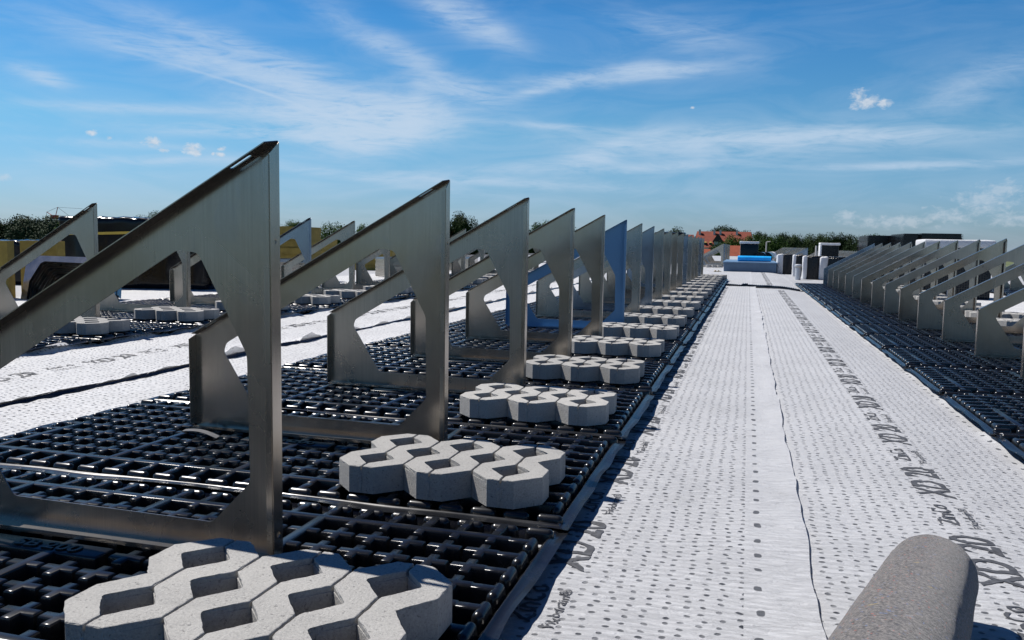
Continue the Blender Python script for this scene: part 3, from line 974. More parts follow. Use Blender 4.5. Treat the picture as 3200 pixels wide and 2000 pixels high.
# one-mesh version for distant frames
bm = bmesh.new()
for nm, me_ in FR: bm.from_mesh(me_)
ME_FAR = bpy.data.meshes.new('support_frame'); bm.to_mesh(ME_FAR); bm.free()
ME_FAR.materials.append(M_METAL)
ME_FAR_P = ME_FAR.copy(); ME_FAR_P.materials.clear(); ME_FAR_P.materials.append(M_PALE)
FRM = {}
for key, mm in (('n', M_METAL), ('b', M_BLUE), ('p', M_PALE)):
    FRM[key] = []
    for nm, me_ in FR:
        c_ = me_.copy() if key != 'n' else me_
        c_.materials.clear(); c_.materials.append(mm); FRM[key].append((nm, c_))


def place_frame(x, y, z, label, group, key='n', rz=0.0, tilt=(0, 0), simple_=False):
    if simple_:
        o = bpy.data.objects.new('support_frame', ME_FAR if key == 'n' else ME_FAR_P); C.objects.link(o)
        o.location = (x, y, z); tag(o, label, 'mounting frame', group)
    else:
        o = thing('support_frame', label, 'mounting frame', (x, y, z), 0, group)
        for nm, me_ in FRM[key]:
            c_ = bpy.data.objects.new(nm, me_); C.objects.link(c_); c_.parent = o
    o.rotation_euler = (tilt[0], tilt[1], rz)
    return o


def place_panel(x, y, z, label, group, v=0, sb=False, rx=0.0):
    o = thing('base_panel', label, 'base panel', (x, y, z), 0, group)
    p_ = bpy.data.objects.new('moulded_tray', PANELS[v % 3]); C.objects.link(p_); p_.parent = o
    if sb:
        c_ = bpy.data.objects.new('embossed_lettering', ME_SB); C.objects.link(c_); c_.parent = o
    o.rotation_euler = (rx, 0, 0)
    return o


def place_paver(x, y, z, label, group, rz=0.0):
    o = bpy.data.objects.new('grass_paver', ME_PAV); C.objects.link(o)
    o.location = (x, y, z); o.rotation_euler = (0, 0, rz)
    return tag(o, label, 'paver', group)


rnd = random.Random(5)


def row(x0, seam0, n, name, first=0, keys={}, pav=True, dj={}, frames=None, simple_from=99, sb_upto=3, pitch=1.0, kpanel=None, skipn=0, leanx=None):
    gF, gP, gV = 'frames of the ' + name, 'base panels of the ' + name, 'pavers of the ' + name
    for i in range(n):
        ys = seam0 + i * pitch
        k = i + first
        od = ORD[k] if k < len(ORD) else ORD[-1]
        z = zg(x0 + 1, ys + 0.5)
        if kpanel is None or i < kpanel:
            place_panel(x0, ys, z, 'black moulded base panel under the %s frame of the %s' % (od, name), gP, i, sb=i < sb_upto)
        if frames is None or i in frames:
            dx, dyy, rz = dj.get(i, (rnd.uniform(-.004, .004), rnd.uniform(-.012, .012), rnd.uniform(-.012, .012)))
            key = keys.get(i, 'n')
            extra = {'b': 'blue', 'p': 'pale bluish', 'n': 'bare metal'}[key]
            place_frame(x0 + 0.5395 + dx, ys + 0.590 + dyy, z + ZT + 0.004, '%s triangular support frame, %s of the %s' % (extra, od, name), gF, key, rz,
                        tilt=(rnd.uniform(-.006, .006), 0), simple_=i >= simple_from)
        if pav is True or (pav and i in pav):
            jx, jy = dj.get(('p', i), (rnd.uniform(-.010, .010), rnd.uniform(-.012, .012)))
            place_paver(x0 + 1.6295 + jx, ys + 0.247 + jy, z + ZT + 0.0015, 'grey concrete grass paver beside the %s frame of the %s' % (od, name), gV, rnd.uniform(-.012, .012))


# left row next to the walkway.  index 0 is the panel under the camera's left, its frame is out of sight behind the picture edge
rowname = 'left row beside walkway'
for i in (-1, 0):  # out-of-view frames, added for their reflections in the nearest web
    place_frame(-2.392 + 0.5395, 0.9235 - 1 + i + 0.590 + (0 if i else 0), ZT + 0.004, 'unseen bare metal triangular support frame before the start of the left row', 'unseen frames before the picture edge', 'n')
for (xx_, ya_, n_, wh_) in ((-2.392, -0.0765, 4, 'left row'), (-5.88, 3.33, 7, 'second left row'), (0.985, 2.755, 6, 'right row')):  # rows carried on out of view, added to darken bounce and reflections
    for i in range(1, n_ + 1):
        place_panel(xx_, ya_ - i, zg(xx_ + 1, 0), 'unseen black moulded base panel of the %s before the picture edge' % wh_, 'unseen base panels of the %s before the picture edge' % wh_, 1)
place_panel(-2.392, -0.0765, 0, 'black moulded base panel in front of the nearest frame of the %s' % rowname, 'base panels of the ' + rowname, 2)
row(-2.392, 0.9235, 18, rowname, keys={5: 'b', 6: 'n', 7: 'p', 12: 'p', 16: 'p'},
    dj={0: (0.000, 0.0, 0.0), 1: (-0.003, 0.010, 0.0), 5: (0.0, -0.02, 0.05), 6: (0, -0.02, 0.02), 12: (0, 0, -0.03),
        ('p', 0): (0.004, 0.035), ('p', 1): (0.0, 0.0)})
# extra pavers closing the row
place_paver(-0.70, 18.70, zg(-1, 18.7) + ZT + 0.0015, 'grey concrete grass paver closing the far end of the %s' % rowname, 'pavers of the ' + rowname)
place_paver(-1.30, 18.70, zg(-1, 18.7) + ZT + 0.0015, 'grey grass paver left of the one closing the %s' % rowname, 'pavers of the ' + rowname)
# second left row
row(-5.88, 4.33 - 1, 16, 'second left row', keys={4: 'p'}, frames=set(range(1, 16)))
# right row
row(0.985, 4.755 - 2, 16, 'right row', keys={15: 'p'}, frames=set(range(1, 16)), pitch=1.008, sb_upto=0)
# far right row
row(4.47, 12.0, 8, 'far right row', frames={0, 2, 3, 4, 6, 7}, sb_upto=0)
# far continuation of the left row
for k in range(12):
    y = 31.2 + k * 1.0
    place_frame(-1.79, y, zg(-1, y) - 0.02, 'bare metal support frame, %s in the far left row behind the blue box' % ORD[k], 'frames of the far left row', 'p' if k in (1, 2, 5) else 'n', simple_=True, rz=rnd.uniform(-.02, .02))
place_paver(-1.15, 30.9, zg(-1, 31) - 0.01, 'small pale paver at the foot of the far left row', 'pavers at the far left row')
for k in range(26):
    y = 36.0 + k * 1.0
    place_frame(1.385, y, -0.155, 'bare metal support frame, %s in the far middle row behind the rolls' % ORD[k], 'frames of the far middle row', 'p' if k in (0, 9) else 'n', simple_=True, rz=rnd.uniform(-.02, .02))
for k in range(26):
    y = 44.0 + k * 1.0
    place_frame(4.42, y, -0.26, 'bare metal support frame, %s in the far right-hand row behind the rolls' % ORD[k], 'frames of the far right-hand row', 'n', simple_=True, rz=rnd.uniform(-.02, .02))
for k in range(10):
    y = 33.0 + k * 1.0
    place_frame(-4.3, y, -0.05, 'bare metal support frame, %s in the distant row beyond the left row' % ORD[k], 'frames of the distant left row', 'n', simple_=True, rz=rnd.uniform(-.02, .02))


# ---------------------------------------------------------------- stacks of frames lying flat (left)
def frame_stack(x, y, n, rz, where, z0=0.0, pitch=0.036, keyf=None, slide=0.004):
    for k in range(n):
        o = bpy.data.objects.new('support_frame', ME_FAR_P if (k == n - 1) else ME_FAR); C.objects.link(o)
        zz = zg(x, y) + FZ + 0.06 + z0 + k * pitch
        mtx = Matrix.Translation((x + rnd.uniform(-slide, slide), y + rnd.uniform(-slide, slide), zz)) @ Matrix.Rotation(rz + rnd.uniform(-.01, .01), 4, 'Z') @ Matrix.Rotation(R(90), 4, 'X') @ Matrix.Rotation(R(180), 4, 'Y')
        mtx = Matrix.Translation((x + rnd.uniform(-slide, slide), y + rnd.uniform(-slide, slide), zz)) @ Matrix.Rotation(rz + rnd.uniform(-.01, .01), 4, 'Z') @ Matrix.Rotation(R(90), 4, 'X')
        o.matrix_world = mtx
        nm = 'topmost' if k == n - 1 else ('lowest' if k == 0 else ORD[k] + ' from bottom')
        tag(o, 'flat-lying frame, %s, in the stack %s' % (nm, where), 'mounting frame', 'frames stacked flat ' + where)


for k in range(10):
    o = bpy.data.objects.new('support_frame', ME_FAR); C.objects.link(o)
    o.matrix_world = (Matrix.Translation((-6.95, 7.0, FZ - 0.10)) @ Matrix.Rotation(R(-6), 4, 'Z') @ Matrix.Rotation(R(-38), 4, 'X')
                      @ Matrix.Translation((rnd.uniform(-.008, .008), 0.036 * k, 0.46 + rnd.uniform(-.006, .006))) @ Matrix.Rotation(R(180), 4, 'Z') @ Matrix.Translation((-0.45, 0, 0)) @ Matrix.Rotation(R(29.5), 4, 'Y'))
    tag(o, 'frame leaning back in the nested pack left of the second left row, %s' % ('foremost' if k == 0 else ORD[k] + ' from front'), 'mounting frame', 'nested pack of leaning frames')
frame_stack(-6.9, 10.2, 11, R(35), 'in front of the mineral wool')
frame_stack(-6.95, 15.0, 10, R(60), 'beside the far mineral wool')
frame_stack(-7.3, 19.5, 9, R(10), 'farthest beyond the second left row')


# ---------------------------------------------------------------- goods on the roof
def roundbox(bm, x0, x1, y0, y1, z0, z1, r, seg=3, sub=0, amp=0.0, seed=0.0):
    v = box(bm, x0, x1, y0, y1, z0, z1)
    es = set()
    for a in v:
        for e in a.link_edges: es.add(e)
    bmesh.ops.bevel(bm, geom=list(es), offset=r, segments=seg, affect='EDGES', profile=0.6)
    if sub:
        bmesh.ops.subdivide_edges(bm, edges=bm.edges[:], cuts=sub, use_grid_fill=True)
    if amp:
        for q in bm.verts:
            n_ = Vector((noise.noise(q.co * 4 + Vector((seed, 0, 0))), noise.noise(q.co * 4 + Vector((0, seed, 0))), noise.noise(q.co * 5 + Vector((0, 0, seed)))))
            q.co += n_ * amp


# blue-grey upstand box with the roll of blue film on it
t = thing('skylight_upstand', 'blue-grey wrapped low box standing at the end of the white walkway', 'roof upstand', (0.075, 28.6, zg(0, 28)))
zz = 0.26
bm = bmesh.new(); roundbox(bm, -0.77, 0.77, -2.1, 2.1, -0.05, zz - 0.03, 0.012, 2)
obj('casing', fix(bm), M_BLUEBOX, t)
bm = bmesh.new(); roundbox(bm, -0.80, 0.80, -2.14, 2.14, zz - 0.028, zz + 0.012, 0.015, 2)
obj('cover', fix(bm), simple('blue_grey_cover', (0.12, 0.21, 0.33), 0.5, var=0.1, scale=3), t)


def roll(name, label, cat, c, L, r, rz, m, tilt=0.0, core=None, group=None):
    t_ = thing(name, label, cat, c, rz, group)
    bm_ = bmesh.new(); n = 40; pr = []
    for k in range(24):
        s = k / 23
        pr.append((-L / 2 + L * s, r * (1.0 if 0 < k < 23 else 0.97)))
    vs = []
    for (x, rad) in pr:
        vs.append([(x, rad * (1 + 0.02 * noise.noise((x * 5, math.cos(2 * math.pi * a / n), math.sin(2 * math.pi * a / n)))) * math.cos(2 * math.pi * a / n),
                    rad * math.sin(2 * math.pi * a / n)) for a in range(n)])
    rr2 = rings(bm_, vs, cap=True); bm_.faces.new(rr2[0][::-1])
    o_ = obj('rolled_sheet', fix(bm_), m, t_, smooth=True)
    o_.rotation_euler = (0, tilt, 0)
    o_.data.set_sharp_from_angle(angle=R(50))
    return t_


roll('film_roll', 'bright blue roll of film lying on top of the blue-grey box', 'film roll', (0.20, 27.3, zg(0, 27) + 0.275 + 0.085), 1.0, 0.085, R(3), M_BLUEROLL)
t2 = roll('film_roll', 'shorter blue roll lying just behind the bright blue roll on the box', 'film roll', (0.10, 27.52, zg(0, 27) + 0.275 + 0.085), 0.8, 0.085, R(2), M_BLUEROLL)


def dimpled_body(bm, nx=28, nz=14):
    pass


def drum(x, y, rx, ry, h, label, white_side=True, group=None, z=None, wf=0.3):
    """upright roll of dimpled sheet with its white fleece edge folded round one side"""
    z = (zg(x, y) + FZ + 0.004) if z is None else z
    t_ = thing('drainage_roll', label, 'drainage roll', (x, y, z), 0, group)
    bm_ = bmesh.new(); uvl = bm_.loops.layers.uv.new('UVMap')
    n = 48; nz = 12; vs = []
    for k in range(nz + 1):
        zz_ = h * k / nz
        e = 1.0 - 0.05 * (k / nz) ** 6 - 0.03 * (1 - k / nz) ** 6
        row_ = []
        for a in range(n):
            th = 2 * math.pi * a / n
            w_ = 1 + 0.03 * noise.noise((math.cos(th) * 2 + x, math.sin(th) * 2, zz_ * 4))
            c_, s_ = math.cos(th), math.sin(th)
            p = 0.75
            row_.append(bm_.verts.new((rx * e * w_ * math.copysign(abs(c_) ** p, c_), ry * e * w_ * math.copysign(abs(s_) ** p, s_), zz_ + 0.012 * noise.noise((c_, s_ * 3, x)))))
        vs.append(row_)
    for k in range(nz):
        for a in range(n):
            f = bm_.faces.new((vs[k][a], vs[k][(a + 1) % n], vs[k + 1][(a + 1) % n], vs[k + 1][a]))
            for lp, (u, v) in zip(f.loops, ((a, k), (a + 1, k), (a + 1, k + 1), (a, k + 1))):
                lp[uvl].uv = (u * 24 / n * 2.2, v * h * 24 / nz)
    top = bm_.faces.new(vs[-1])
    for lp in top.loops: lp[uvl].uv = (lp.vert.co.x * 13, lp.vert.co.y * 13)
    obj('dimpled_body', fix(bm_), M_DIMP, t_, smooth=True)
    if white_side:
        bm_ = bmesh.new(); roundbox(bm_, -rx - 0.035, -rx + wf * rx, -ry * 0.95 - 0.02, ry * 0.6, 0.0, h * 1.01, 0.05, 3, 1, 0.03, x * 3)
        obj('fleece_edge', fix(bm_), M_CAP, t_, smooth=True)
    return t_


G_R = 'drainage rolls at the end of the walkway'
drum(1.12, 27.0, 0.23, 0.24, 0.60, 'upright black drainage roll with white fleece edge, nearest the blue box', group=G_R, wf=0.65)
drum(1.45, 25.2, 0.19, 0.2, 0.60, 'upright black drainage roll with white edge behind the metal vent pipe', group=G_R, wf=0.4)
drum(1.62, 22.9, 0.22, 0.22, 0.60, 'upright black drainage roll with tall white edge just right of the vent pipe', group=G_R, wf=0.35)
drum(2.13, 22.9, 0.34, 0.24, 0.59, 'upright black drainage roll with broad white edge, partly behind the right row', group=G_R, wf=0.5)
drum(2.9, 23.6, 0.34, 0.24, 0.58, 'upright black drainage roll hidden mostly by the right row frames', white_side=False, group=G_R)
# wrapped block on the rolls
t = thing('wrapped_block', 'small black block with white folded top standing behind the drainage rolls', 'wrapped pallet', (2.28, 26.2, zg(2, 26)))
bm = bmesh.new(); roundbox(bm, -0.225, 0.245, -0.25, 0.25, -0.02, 0.865, 0.015, 2)
obj('black_body', fix(bm), M_BLACK, t)
bm = bmesh.new(); roundbox(bm, -0.275, 0.275, -0.28, 0.28, 0.868, 0.935, 0.02, 2, 1, 0.012, 3)
obj('white_top', fix(bm), M_CAP, t, smooth=True)
bm = bmesh.new(); roundbox(bm, -0.275, -0.228, -0.27, 0.27, 0.2, 0.866, 0.015, 2, 1, 0.01, 3)
obj('white_side', fix(bm), M_CAP, t, smooth=True)
# vent pipe
t = thing('vent_pipe', 'short grey metal vent pipe with flat cap in front of the rolls', 'vent pipe', (1.228, 22.2, zg(1.2, 22.2) - 0.03))
bm = bmesh.new(); tube(bm, (0, 0, 0), (0, 0, 0.32), 0.070, 24); obj('pipe', fix(bm), M_GREY, t, smooth=False)
bm = bmesh.new(); tube(bm, (0, 0, 0.335), (0, 0, 0.375), 0.092, 24); tube(bm, (0, 0, 0.375), (0, 0, 0.395), 0.092, 24, 0.05); obj('cap', fix(bm), M_GREY, t)
bm = bmesh.new(); tube(bm, (0, 0, 0.318), (0, 0, 0.338), 0.074, 24); obj('collar', fix(bm), M_CARD, t)
# black pallet behind the box
t = thing('wrapped_pallet', 'black wrapped pallet with white fleece top behind the blue box', 'wrapped pallet', (0.04, 31.0 + 0.35, zg(0, 31)))
bm = bmesh.new(); roundbox(bm, -0.31, 0.31, -0.35, 0.35, -0.02, 0.84, 0.02, 2, 1, 0.012, 2); obj('black_body', fix(bm), M_FOIL, t, smooth=True)
bm = bmesh.new(); roundbox(bm, -0.335, 0.335, -0.37, 0.37, 0.842, 0.925, 0.02, 2, 1, 0.016, 6); obj('white_top', fix(bm), M_CAP, t, smooth=True)
bm = bmesh.new(); roundbox(bm, -0.04, 0.05, -0.2, 0.2, 0.93, 0.96, 0.008, 1); obj('lid', fix(bm), M_BLACK, t)
for k, (x, y, r, c_, nm) in enumerate(((0.47, 30.2, 0.20, M_FOIL, 'black coil lying right of the wrapped pallet, the nearer one'), (0.66, 30.6, 0.21, M_FOIL, 'black coil behind the nearer black coil'),
                                       (0.86, 33, 0.15, M_CAP, 'white fleece coil beside the black coils behind the blue roll'))):
    roll('sheet_coil', nm, 'coil', (x, y, zg(x, y) + (0.36 if k < 2 else 0.45)), 0.55, r, R(80), c_, group='coils behind the blue box')
bm = bmesh.new(); roundbox(bm, 0.25, 1.0, 29.9, 33.4, FZ + zg(0, 30), 0.14, 0.02, 2)
tag(obj('timber_crate', fix(bm), M_DARKW), 'low dark crate carrying the coils behind the blue box', 'crate')
# scrap
bm = bmesh.new()
for i in range(7):
    x = -0.95 + i * 0.03; 
    box(bm, x, x + 0.035, 25.6 + 0.02 * i, 25.75 + 0.03 * math.sin(i), FZ + zg(-1, 25), FZ + zg(-1, 25) + 0.03 + 0.02 * math.sin(i * 2.0))
tag(obj('cardboard_scrap', fix(bm), M_CARD), 'crumpled tan scrap lying left of the blue-grey box', 'scrap')


# stacks of panels on the right
def panel_stack(x, y, sx, sy_, z0, h, label, n, rz=0.0):
    bm_ = bmesh.new(); z = z0
    st = h / n
    for k in range(n):
        dx, dy = rnd.uniform(-.012, .012), rnd.uniform(-.012, .012)
        box(bm_, -sx / 2 + dx, sx / 2 + dx, -sy_ / 2 + dy, sy_ / 2 + dy, z + st * 0.45, z + st * 0.80)
        box(bm_, -sx / 2 + 0.03 + dx, sx / 2 - 0.03 + dx, -sy_ / 2 + 0.03 + dy, sy_ / 2 - 0.03 + dy, z + st * 0.8, z + st * 1.45)
        z += st
    o_ = obj('panel_stack', fix(bm_), M_BLACK); o_.location = (x, y, zg(x, y)); o_.rotation_euler = (0, 0, rz)
    return tag(o_, label, 'panel stack', 'stacks of black base panels')


panel_stack(3.16, 22.9, 0.80, 1.8, 0.0, 1.09, 'lower left stack of nested black base panels on the right side of the roof', 32)
panel_stack(3.42, 21.0, 0.34, 1.8, 0.0, 1.11, 'narrow middle stack of nested black base panels beside the lower stack', 34)
panel_stack(4.02, 21.0, 0.84, 1.9, 0.0, 1.12, 'tallest right-hand stack of nested black base panels behind the white-topped pallet', 34)
# white-topped pallet of dimpled rolls
t = thing('wrapped_pallet', 'black dimpled pallet load with a long white folded top behind the right row', 'wrapped pallet', (3.34, 15.7, zg(3.3, 15.7) + FZ))
bm = bmesh.new(); uvl = bm.loops.layers.uv.new('UVMap')
roundbox(bm, -0.50, 0.50, -0.4, 0.4, 0.0, 0.84, 0.03, 2)
for f in bm.faces:
    for lp in f.loops:
        c_ = lp.vert.co; lp[uvl].uv = ((c_.x + c_.y) * 26, (c_.z + (0 if abs(f.normal.z) < .5 else c_.y)) * 26)
obj('dimpled_body', fix(bm), M_DIMP, t)
bm = bmesh.new(); roundbox(bm, -0.525, 0.525, -0.42, 0.42, 0.842, 0.975, 0.03, 2, 1, 0.02, 2); obj('white_top', fix(bm), M_CAP, t, smooth=True)
bm = bmesh.new(); roundbox(bm, -0.15, -0.05, -0.44, -0.405, 0.0, 0.20, 0.01, 1, 0); obj('white_tab', fix(bm), M_CAP, t)
# small white bracket
t = thing('pipe_bracket', 'small white inverted-U pipe bracket beyond the right row', 'bracket', (6.42, 25.0, zg(6, 25)))
bm = bmesh.new(); tube(bm, (-0.045, 0, 0), (-0.045, 0, 0.97), 0.010); tube(bm, (0.045, 0, 0), (0.045, 0, 0.97), 0.012); tube(bm, (-0.055, 0, 0.975), (0.055, 0, 0.975), 0.014)
obj('bent_pipe', fix(bm), M_CAP, t)


# mineral wool stacks, left
def wool(x, y, sx, sy_, h, label, n, rz=0.0):
    bm_ = bmesh.new(); st = h / n
    for k in range(n):
        v = box(bm_, -sx / 2 + rnd.uniform(-.012, .012), sx / 2 + rnd.uniform(-.012, .012), -sy_ / 2 + rnd.uniform(-.01, .01), sy_ / 2, k * st + 0.003, (k + 1) * st - 0.003)
    box(bm_, -sx / 2 + 0.015, sx / 2 - 0.015, -sy_ / 2 + 0.02, sy_ / 2 - 0.02, 0.004, h - 0.006)
    o_ = obj('insulation_stack', fix(bm_), M_WOOL); o_.location = (x, y, zg(x, y) + FZ + 0.0); o_.rotation_euler = (0, 0, rz)
    return tag(o_, label, 'insulation stack', 'stacks of yellow mineral wool')


wool(-7.5, 12.4, 1.15, 0.9, 0.90, 'yellow mineral wool stack seen right of the nearest tall post', 8, R(8))
wool(-8.03, 8.1, 0.46, 0.16, 0.62, 'plain yellow mineral wool stack seen through the opening of the leftmost frame', 1, R(12))
wool(-8.04, 7.05, 1.0, 0.14, 0.62, 'leftmost yellow mineral wool stack at the picture edge', 1, R(20))
wool(-12.3, 22.5, 0.9, 0.8, 0.72, 'distant yellow mineral wool stack above the second frame', 7)
wool(-8.6, 18.6, 0.9, 0.8, 0.68, 'yellow mineral wool stack behind the tilted bright frame', 6, R(15))


def foil_stack(x, y, sx, sy_, h, label, rz, seed, strap=None):
    t_ = thing('foil_covered_stack', label, 'covered stack', (x, y, zg(x, y) + FZ), rz, 'stacks under black foil')
    bm_ = bmesh.new(); roundbox(bm_, -sx / 2, sx / 2, -sy_ / 2, sy_ / 2, 0, h, 0.05, 2, 0)
    bmesh.ops.subdivide_edges(bm_, edges=[e for e in bm_.edges if e.calc_length() > 0.3], cuts=24, use_grid_fill=True)
    for q in bm_.verts:
        c_ = q.co.copy()
        fold = noise.noise((c_.x * 3 + seed, c_.y * 3, c_.z * 1.3)) * 0.045 + abs(noise.noise((c_.x * 6 + seed, c_.y * 6, c_.z * 1.2))) * 0.05
        d = Vector((c_.x / sx, c_.y / sy_, 0.2)).normalized()
        q.co += d * fold + Vector((0, 0, 0.02 * noise.noise((c_.x * 8, c_.y * 8, seed)) if c_.z > h * 0.7 else 0))
    obj('black_foil', fix(bm_), M_FOIL, t_, smooth=True)
    if strap:
        bm_ = bmesh.new(); e = 0.055
        for (a, b) in (((-sx / 2 - e, -sy_ / 2 - e), (sx / 2 + e, -sy_ / 2 - e)), ((sx / 2 + e, -sy_ / 2 - e), (sx / 2 + e, sy_ / 2 + e))):
            pr = None
            for k in range(21):
                u = k / 20; p = Vector((a[0] + (b[0] - a[0]) * u, a[1] + (b[1] - a[1]) * u, strap + 0.10 * (u - .5) * (1 if a[0] != b[0] else 0) - 0.02 * math.sin(math.pi * u)))
                cur = [bm_.verts.new(p + Vector((0, 0, s_))) for s_ in (-0.017, 0.017)]
                if pr: bm_.faces.new((pr[0], cur[0], cur[1], pr[1]))
                pr = cur
        so = obj('yellow_strap', bm_, M_YELLOW, t_)
        md = so.modifiers.new('thickness', 'SOLIDIFY'); md.thickness = 0.006
    return t_


foil_stack(-7.95, 9.9, 2.0, 1.1, 0.93, 'crumpled black foil over a tall stack tied with a yellow strap', R(12), 3.0, strap=0.76)
foil_stack(-9.9, 9.6, 0.9, 0.8, 0.60, 'low black foil bundle left of the strapped stack', R(5), 8.0)
foil_stack(-11.0, 18.5, 1.0, 0.8, 0.78, 'distant black foil bundle behind the second tall frame', R(5), 9.0)
foil_stack(-3.35, 38.0, 1.3, 1.0, 1.33, 'far black foil bundle in front of the large red-roofed house', 0, 12.0)

bm = bmesh.new(); prev = None
for k in range(13):
    u = k / 12; x = -1.84 + 0.17 * u; y = 2.43 - 0.05 * u; z = ZT + 0.010 * math.sin(math.pi * u) + 0.002
    cur = [bm.verts.new((x, y + d, z + e)) for d, e in ((-0.010, 0), (0.012, 0.003))]
    if prev: bm.faces.new((prev[0], cur[0], cur[1], prev[1]))
    prev = cur
o_ = obj('plastic_offcut', bm, M_INK); md = o_.modifiers.new('thickness', 'SOLIDIFY'); md.thickness = 0.002
tag(o_, 'small curved grey plastic strip lying at the low end of the second frame', 'offcut')

# felt roll at the lower right
axis = Vector((0.264, 0.955, -0.139)).normalized()
c0 = Vector((0.383, 1.793, 0.050)); Lr = 1.25
t = thing('felt_roll', 'speckled grey recycled felt roll lying at the lower right on the white fleece', 'felt roll', tuple(c0), 0)
bm = bmesh.new(); n = 96; a_ = axis.orthogonal().normalized(); b_ = axis.cross(a_)
ls = []
for k in range(70):
    s = k / 69; rad = 0.0800
    NB = 10
    if k < NB:
        ph = math.pi / 2 * (k + 0.6) / NB
        rad = 0.048 + 0.032 * math.sin(ph); dd = 0.036 * (1 - math.cos(ph))
    else:
        dd = 0.036 + (Lr - 0.036) * ((k - NB + 1) / (70 - NB)) ** 1.3
    lp = []
    for q in range(n):
        th = 2 * math.pi * q / n
        spir = 0.0022 * ((q / n + 0.3) % 1.0)
        w_ = rad + spir + 0.0012 * noise.noise((math.cos(th) * 3, math.sin(th) * 3, dd * 7)) + 0.0006 * noise.noise((math.cos(th) * 30, math.sin(th) * 30, dd * 90))
        lp.append(tuple(-axis * dd + (a_ * math.cos(th) + b_ * math.sin(th)) * w_))
    ls.append(lp)
rr3 = rings(bm, ls, cap=True); bm.faces.new(rr3[0][::-1])
obj('felt_layers', fix(bm), M_FELT, t, smooth=True)

# ---------------------------------------------------------------- houses, poles, crane
def gable_roof(bm, x0, x1, y0, y1, z0, z1, hip=0.0, t_=0.25):
    ym = (y0 + y1) / 2
    a = [bm.verts.new(p) for p in ((x0, y0, z0), (x1, y0, z0), (x1, y1, z0), (x0, y1, z0), (x0 + hip, ym, z1), (x1 - hip, ym, z1))]
    bm.faces.new((a[0], a[1], a[5], a[4])); bm.faces.new((a[2], a[3], a[4], a[5])); bm.faces.new((a[1], a[2], a[5])); bm.faces.new((a[3], a[0], a[4]))
    bm.faces.new((a[3], a[2], a[1], a[0]))


t = thing('roofed_house', 'large far house with long red tiled roof, dormers and chimneys', 'house', (-8.1, 300, -9.0))
bm = bmesh.new(); box(bm, -10.0, 9.4, 0.4, 13.6, 0, 9.4); obj('wall', fix(bm), M_WALL, t)
bm = bmesh.new(); gable_roof(bm, -10.8, 10.0, 0, 14, 9.2, 14.9, 1.2)
ro = obj('roof', fix(bm), M_RED, t)
for x in (-8.6, -3.6, -1.5 + 0.0, 4.1):
    bm = bmesh.new(); box(bm, x - 0.35, x + 0.35, 5.5, 6.3, 13.4, 15.5); obj('chimney', fix(bm), M_WALL, ro)
for x in (-6.3, -4.6, 0.2, 1.6, 2.9, 4.6):
    bm = bmesh.new(); box(bm, x - 0.42, x + 0.42, 1.1, 3.0, 10.1, 10.9); f_ = obj('dormer', fix(bm), M_DARKW, ro)
    bm = bmesh.new(); gable_roof(bm, x - 0.5, x + 0.5, 0.95, 3.4, 10.92, 11.25, 0.3); obj('dormer_roof', fix(bm), M_WOOL, ro)
bm = bmesh.new(); box(bm, -3.3, -0.9, -0.6, 3.5, 8.6, 11.7); obj('gable_wall', fix(bm), simple('blue_white_render', (0.42, 0.50, 0.58), 0.9), t)
bm = bmesh.new()
gv = [bm.verts.new(p) for p in ((-3.9, -1.2, 11.3), (-0.3, -1.2, 11.3), (-2.1, -1.2, 14.1), (-3.9, 5, 11.3), (-0.3, 5, 11.3), (-2.1, 7, 14.1))]
for f in ((0, 1, 2), (0, 3, 4, 1), (1, 4, 5, 2), (0, 2, 5, 3), (3, 5, 4)): bm.faces.new([gv[i] for i in f])
obj('gable_roof', fix(bm), M_DARKW, t)
for (x, y, wx, z1, lab, mm) in ((-9.6, 180, 4.5, 0.1, 'low orange-roofed house in front of the large red roof, left one', M_ORANGE), (-1.7, 170, 5.2, 0.9, 'low orange-roofed house behind the wrapped pallet', M_ORANGE),
                                (-61.8, 60, 6.0, 0.10, 'red tiled house roof just above the mineral wool at the left edge', M_RED),
                                (-56, 150, 9.0, 3.2, 'brick-red house among trees above the second left row frames', M_RED), (-16.5, 230, 5, 3.7, 'small red roof behind the blue frame', M_RED)):
    t = thing('roofed_house', lab, 'house', (x, y, -9.0))
    bm = bmesh.new(); box(bm, -wx / 2 + .2, wx / 2 - .2, 0.3, 5.7, 0, 9 + z1 - 1.9); obj('wall', fix(bm), M_WALL, t)
    bm = bmesh.new(); gable_roof(bm, -wx / 2, wx / 2, 0, 6, 9 + z1 - 2.1, 9 + z1, 0.3); obj('roof', fix(bm), mm, t)
for (x, y, z1, r, lab) in ((-3.7, 45, 0.93, 0.05, 'short pale pole left of the orange roof'), (-0.36, 45, 0.95, 0.04, 'short pale pole against the orange roof behind the pallet'),
                           (-0.36 + 1.55, 60, 1.05, 0.05, 'pale lamp pole in front of the dark trees, right of the coils'), (4.4, 60, 0.85, 0.07, 'thick pale pole above the far middle row'),
                           (9.3, 65, 1.15, 0.03, 'thin pair pole at the right end of the far rows, left one'), (9.5, 65, 1.15, 0.03, 'thin pair pole at the right end of the far rows, right one')):
    bm = bmesh.new(); tube(bm, (0, 0, -0.5 if y < 78 else 0), (0, 0, z1), r, 8, r * 0.8)
    if r == 0.05: tube(bm, (0, 0, z1), (0.25, 0, z1 + 0.03), r * 0.5, 6)
    o_ = obj('pole', fix(bm), M_POLE); o_.location = (x, y, 0); tag(o_, lab, 'pole')

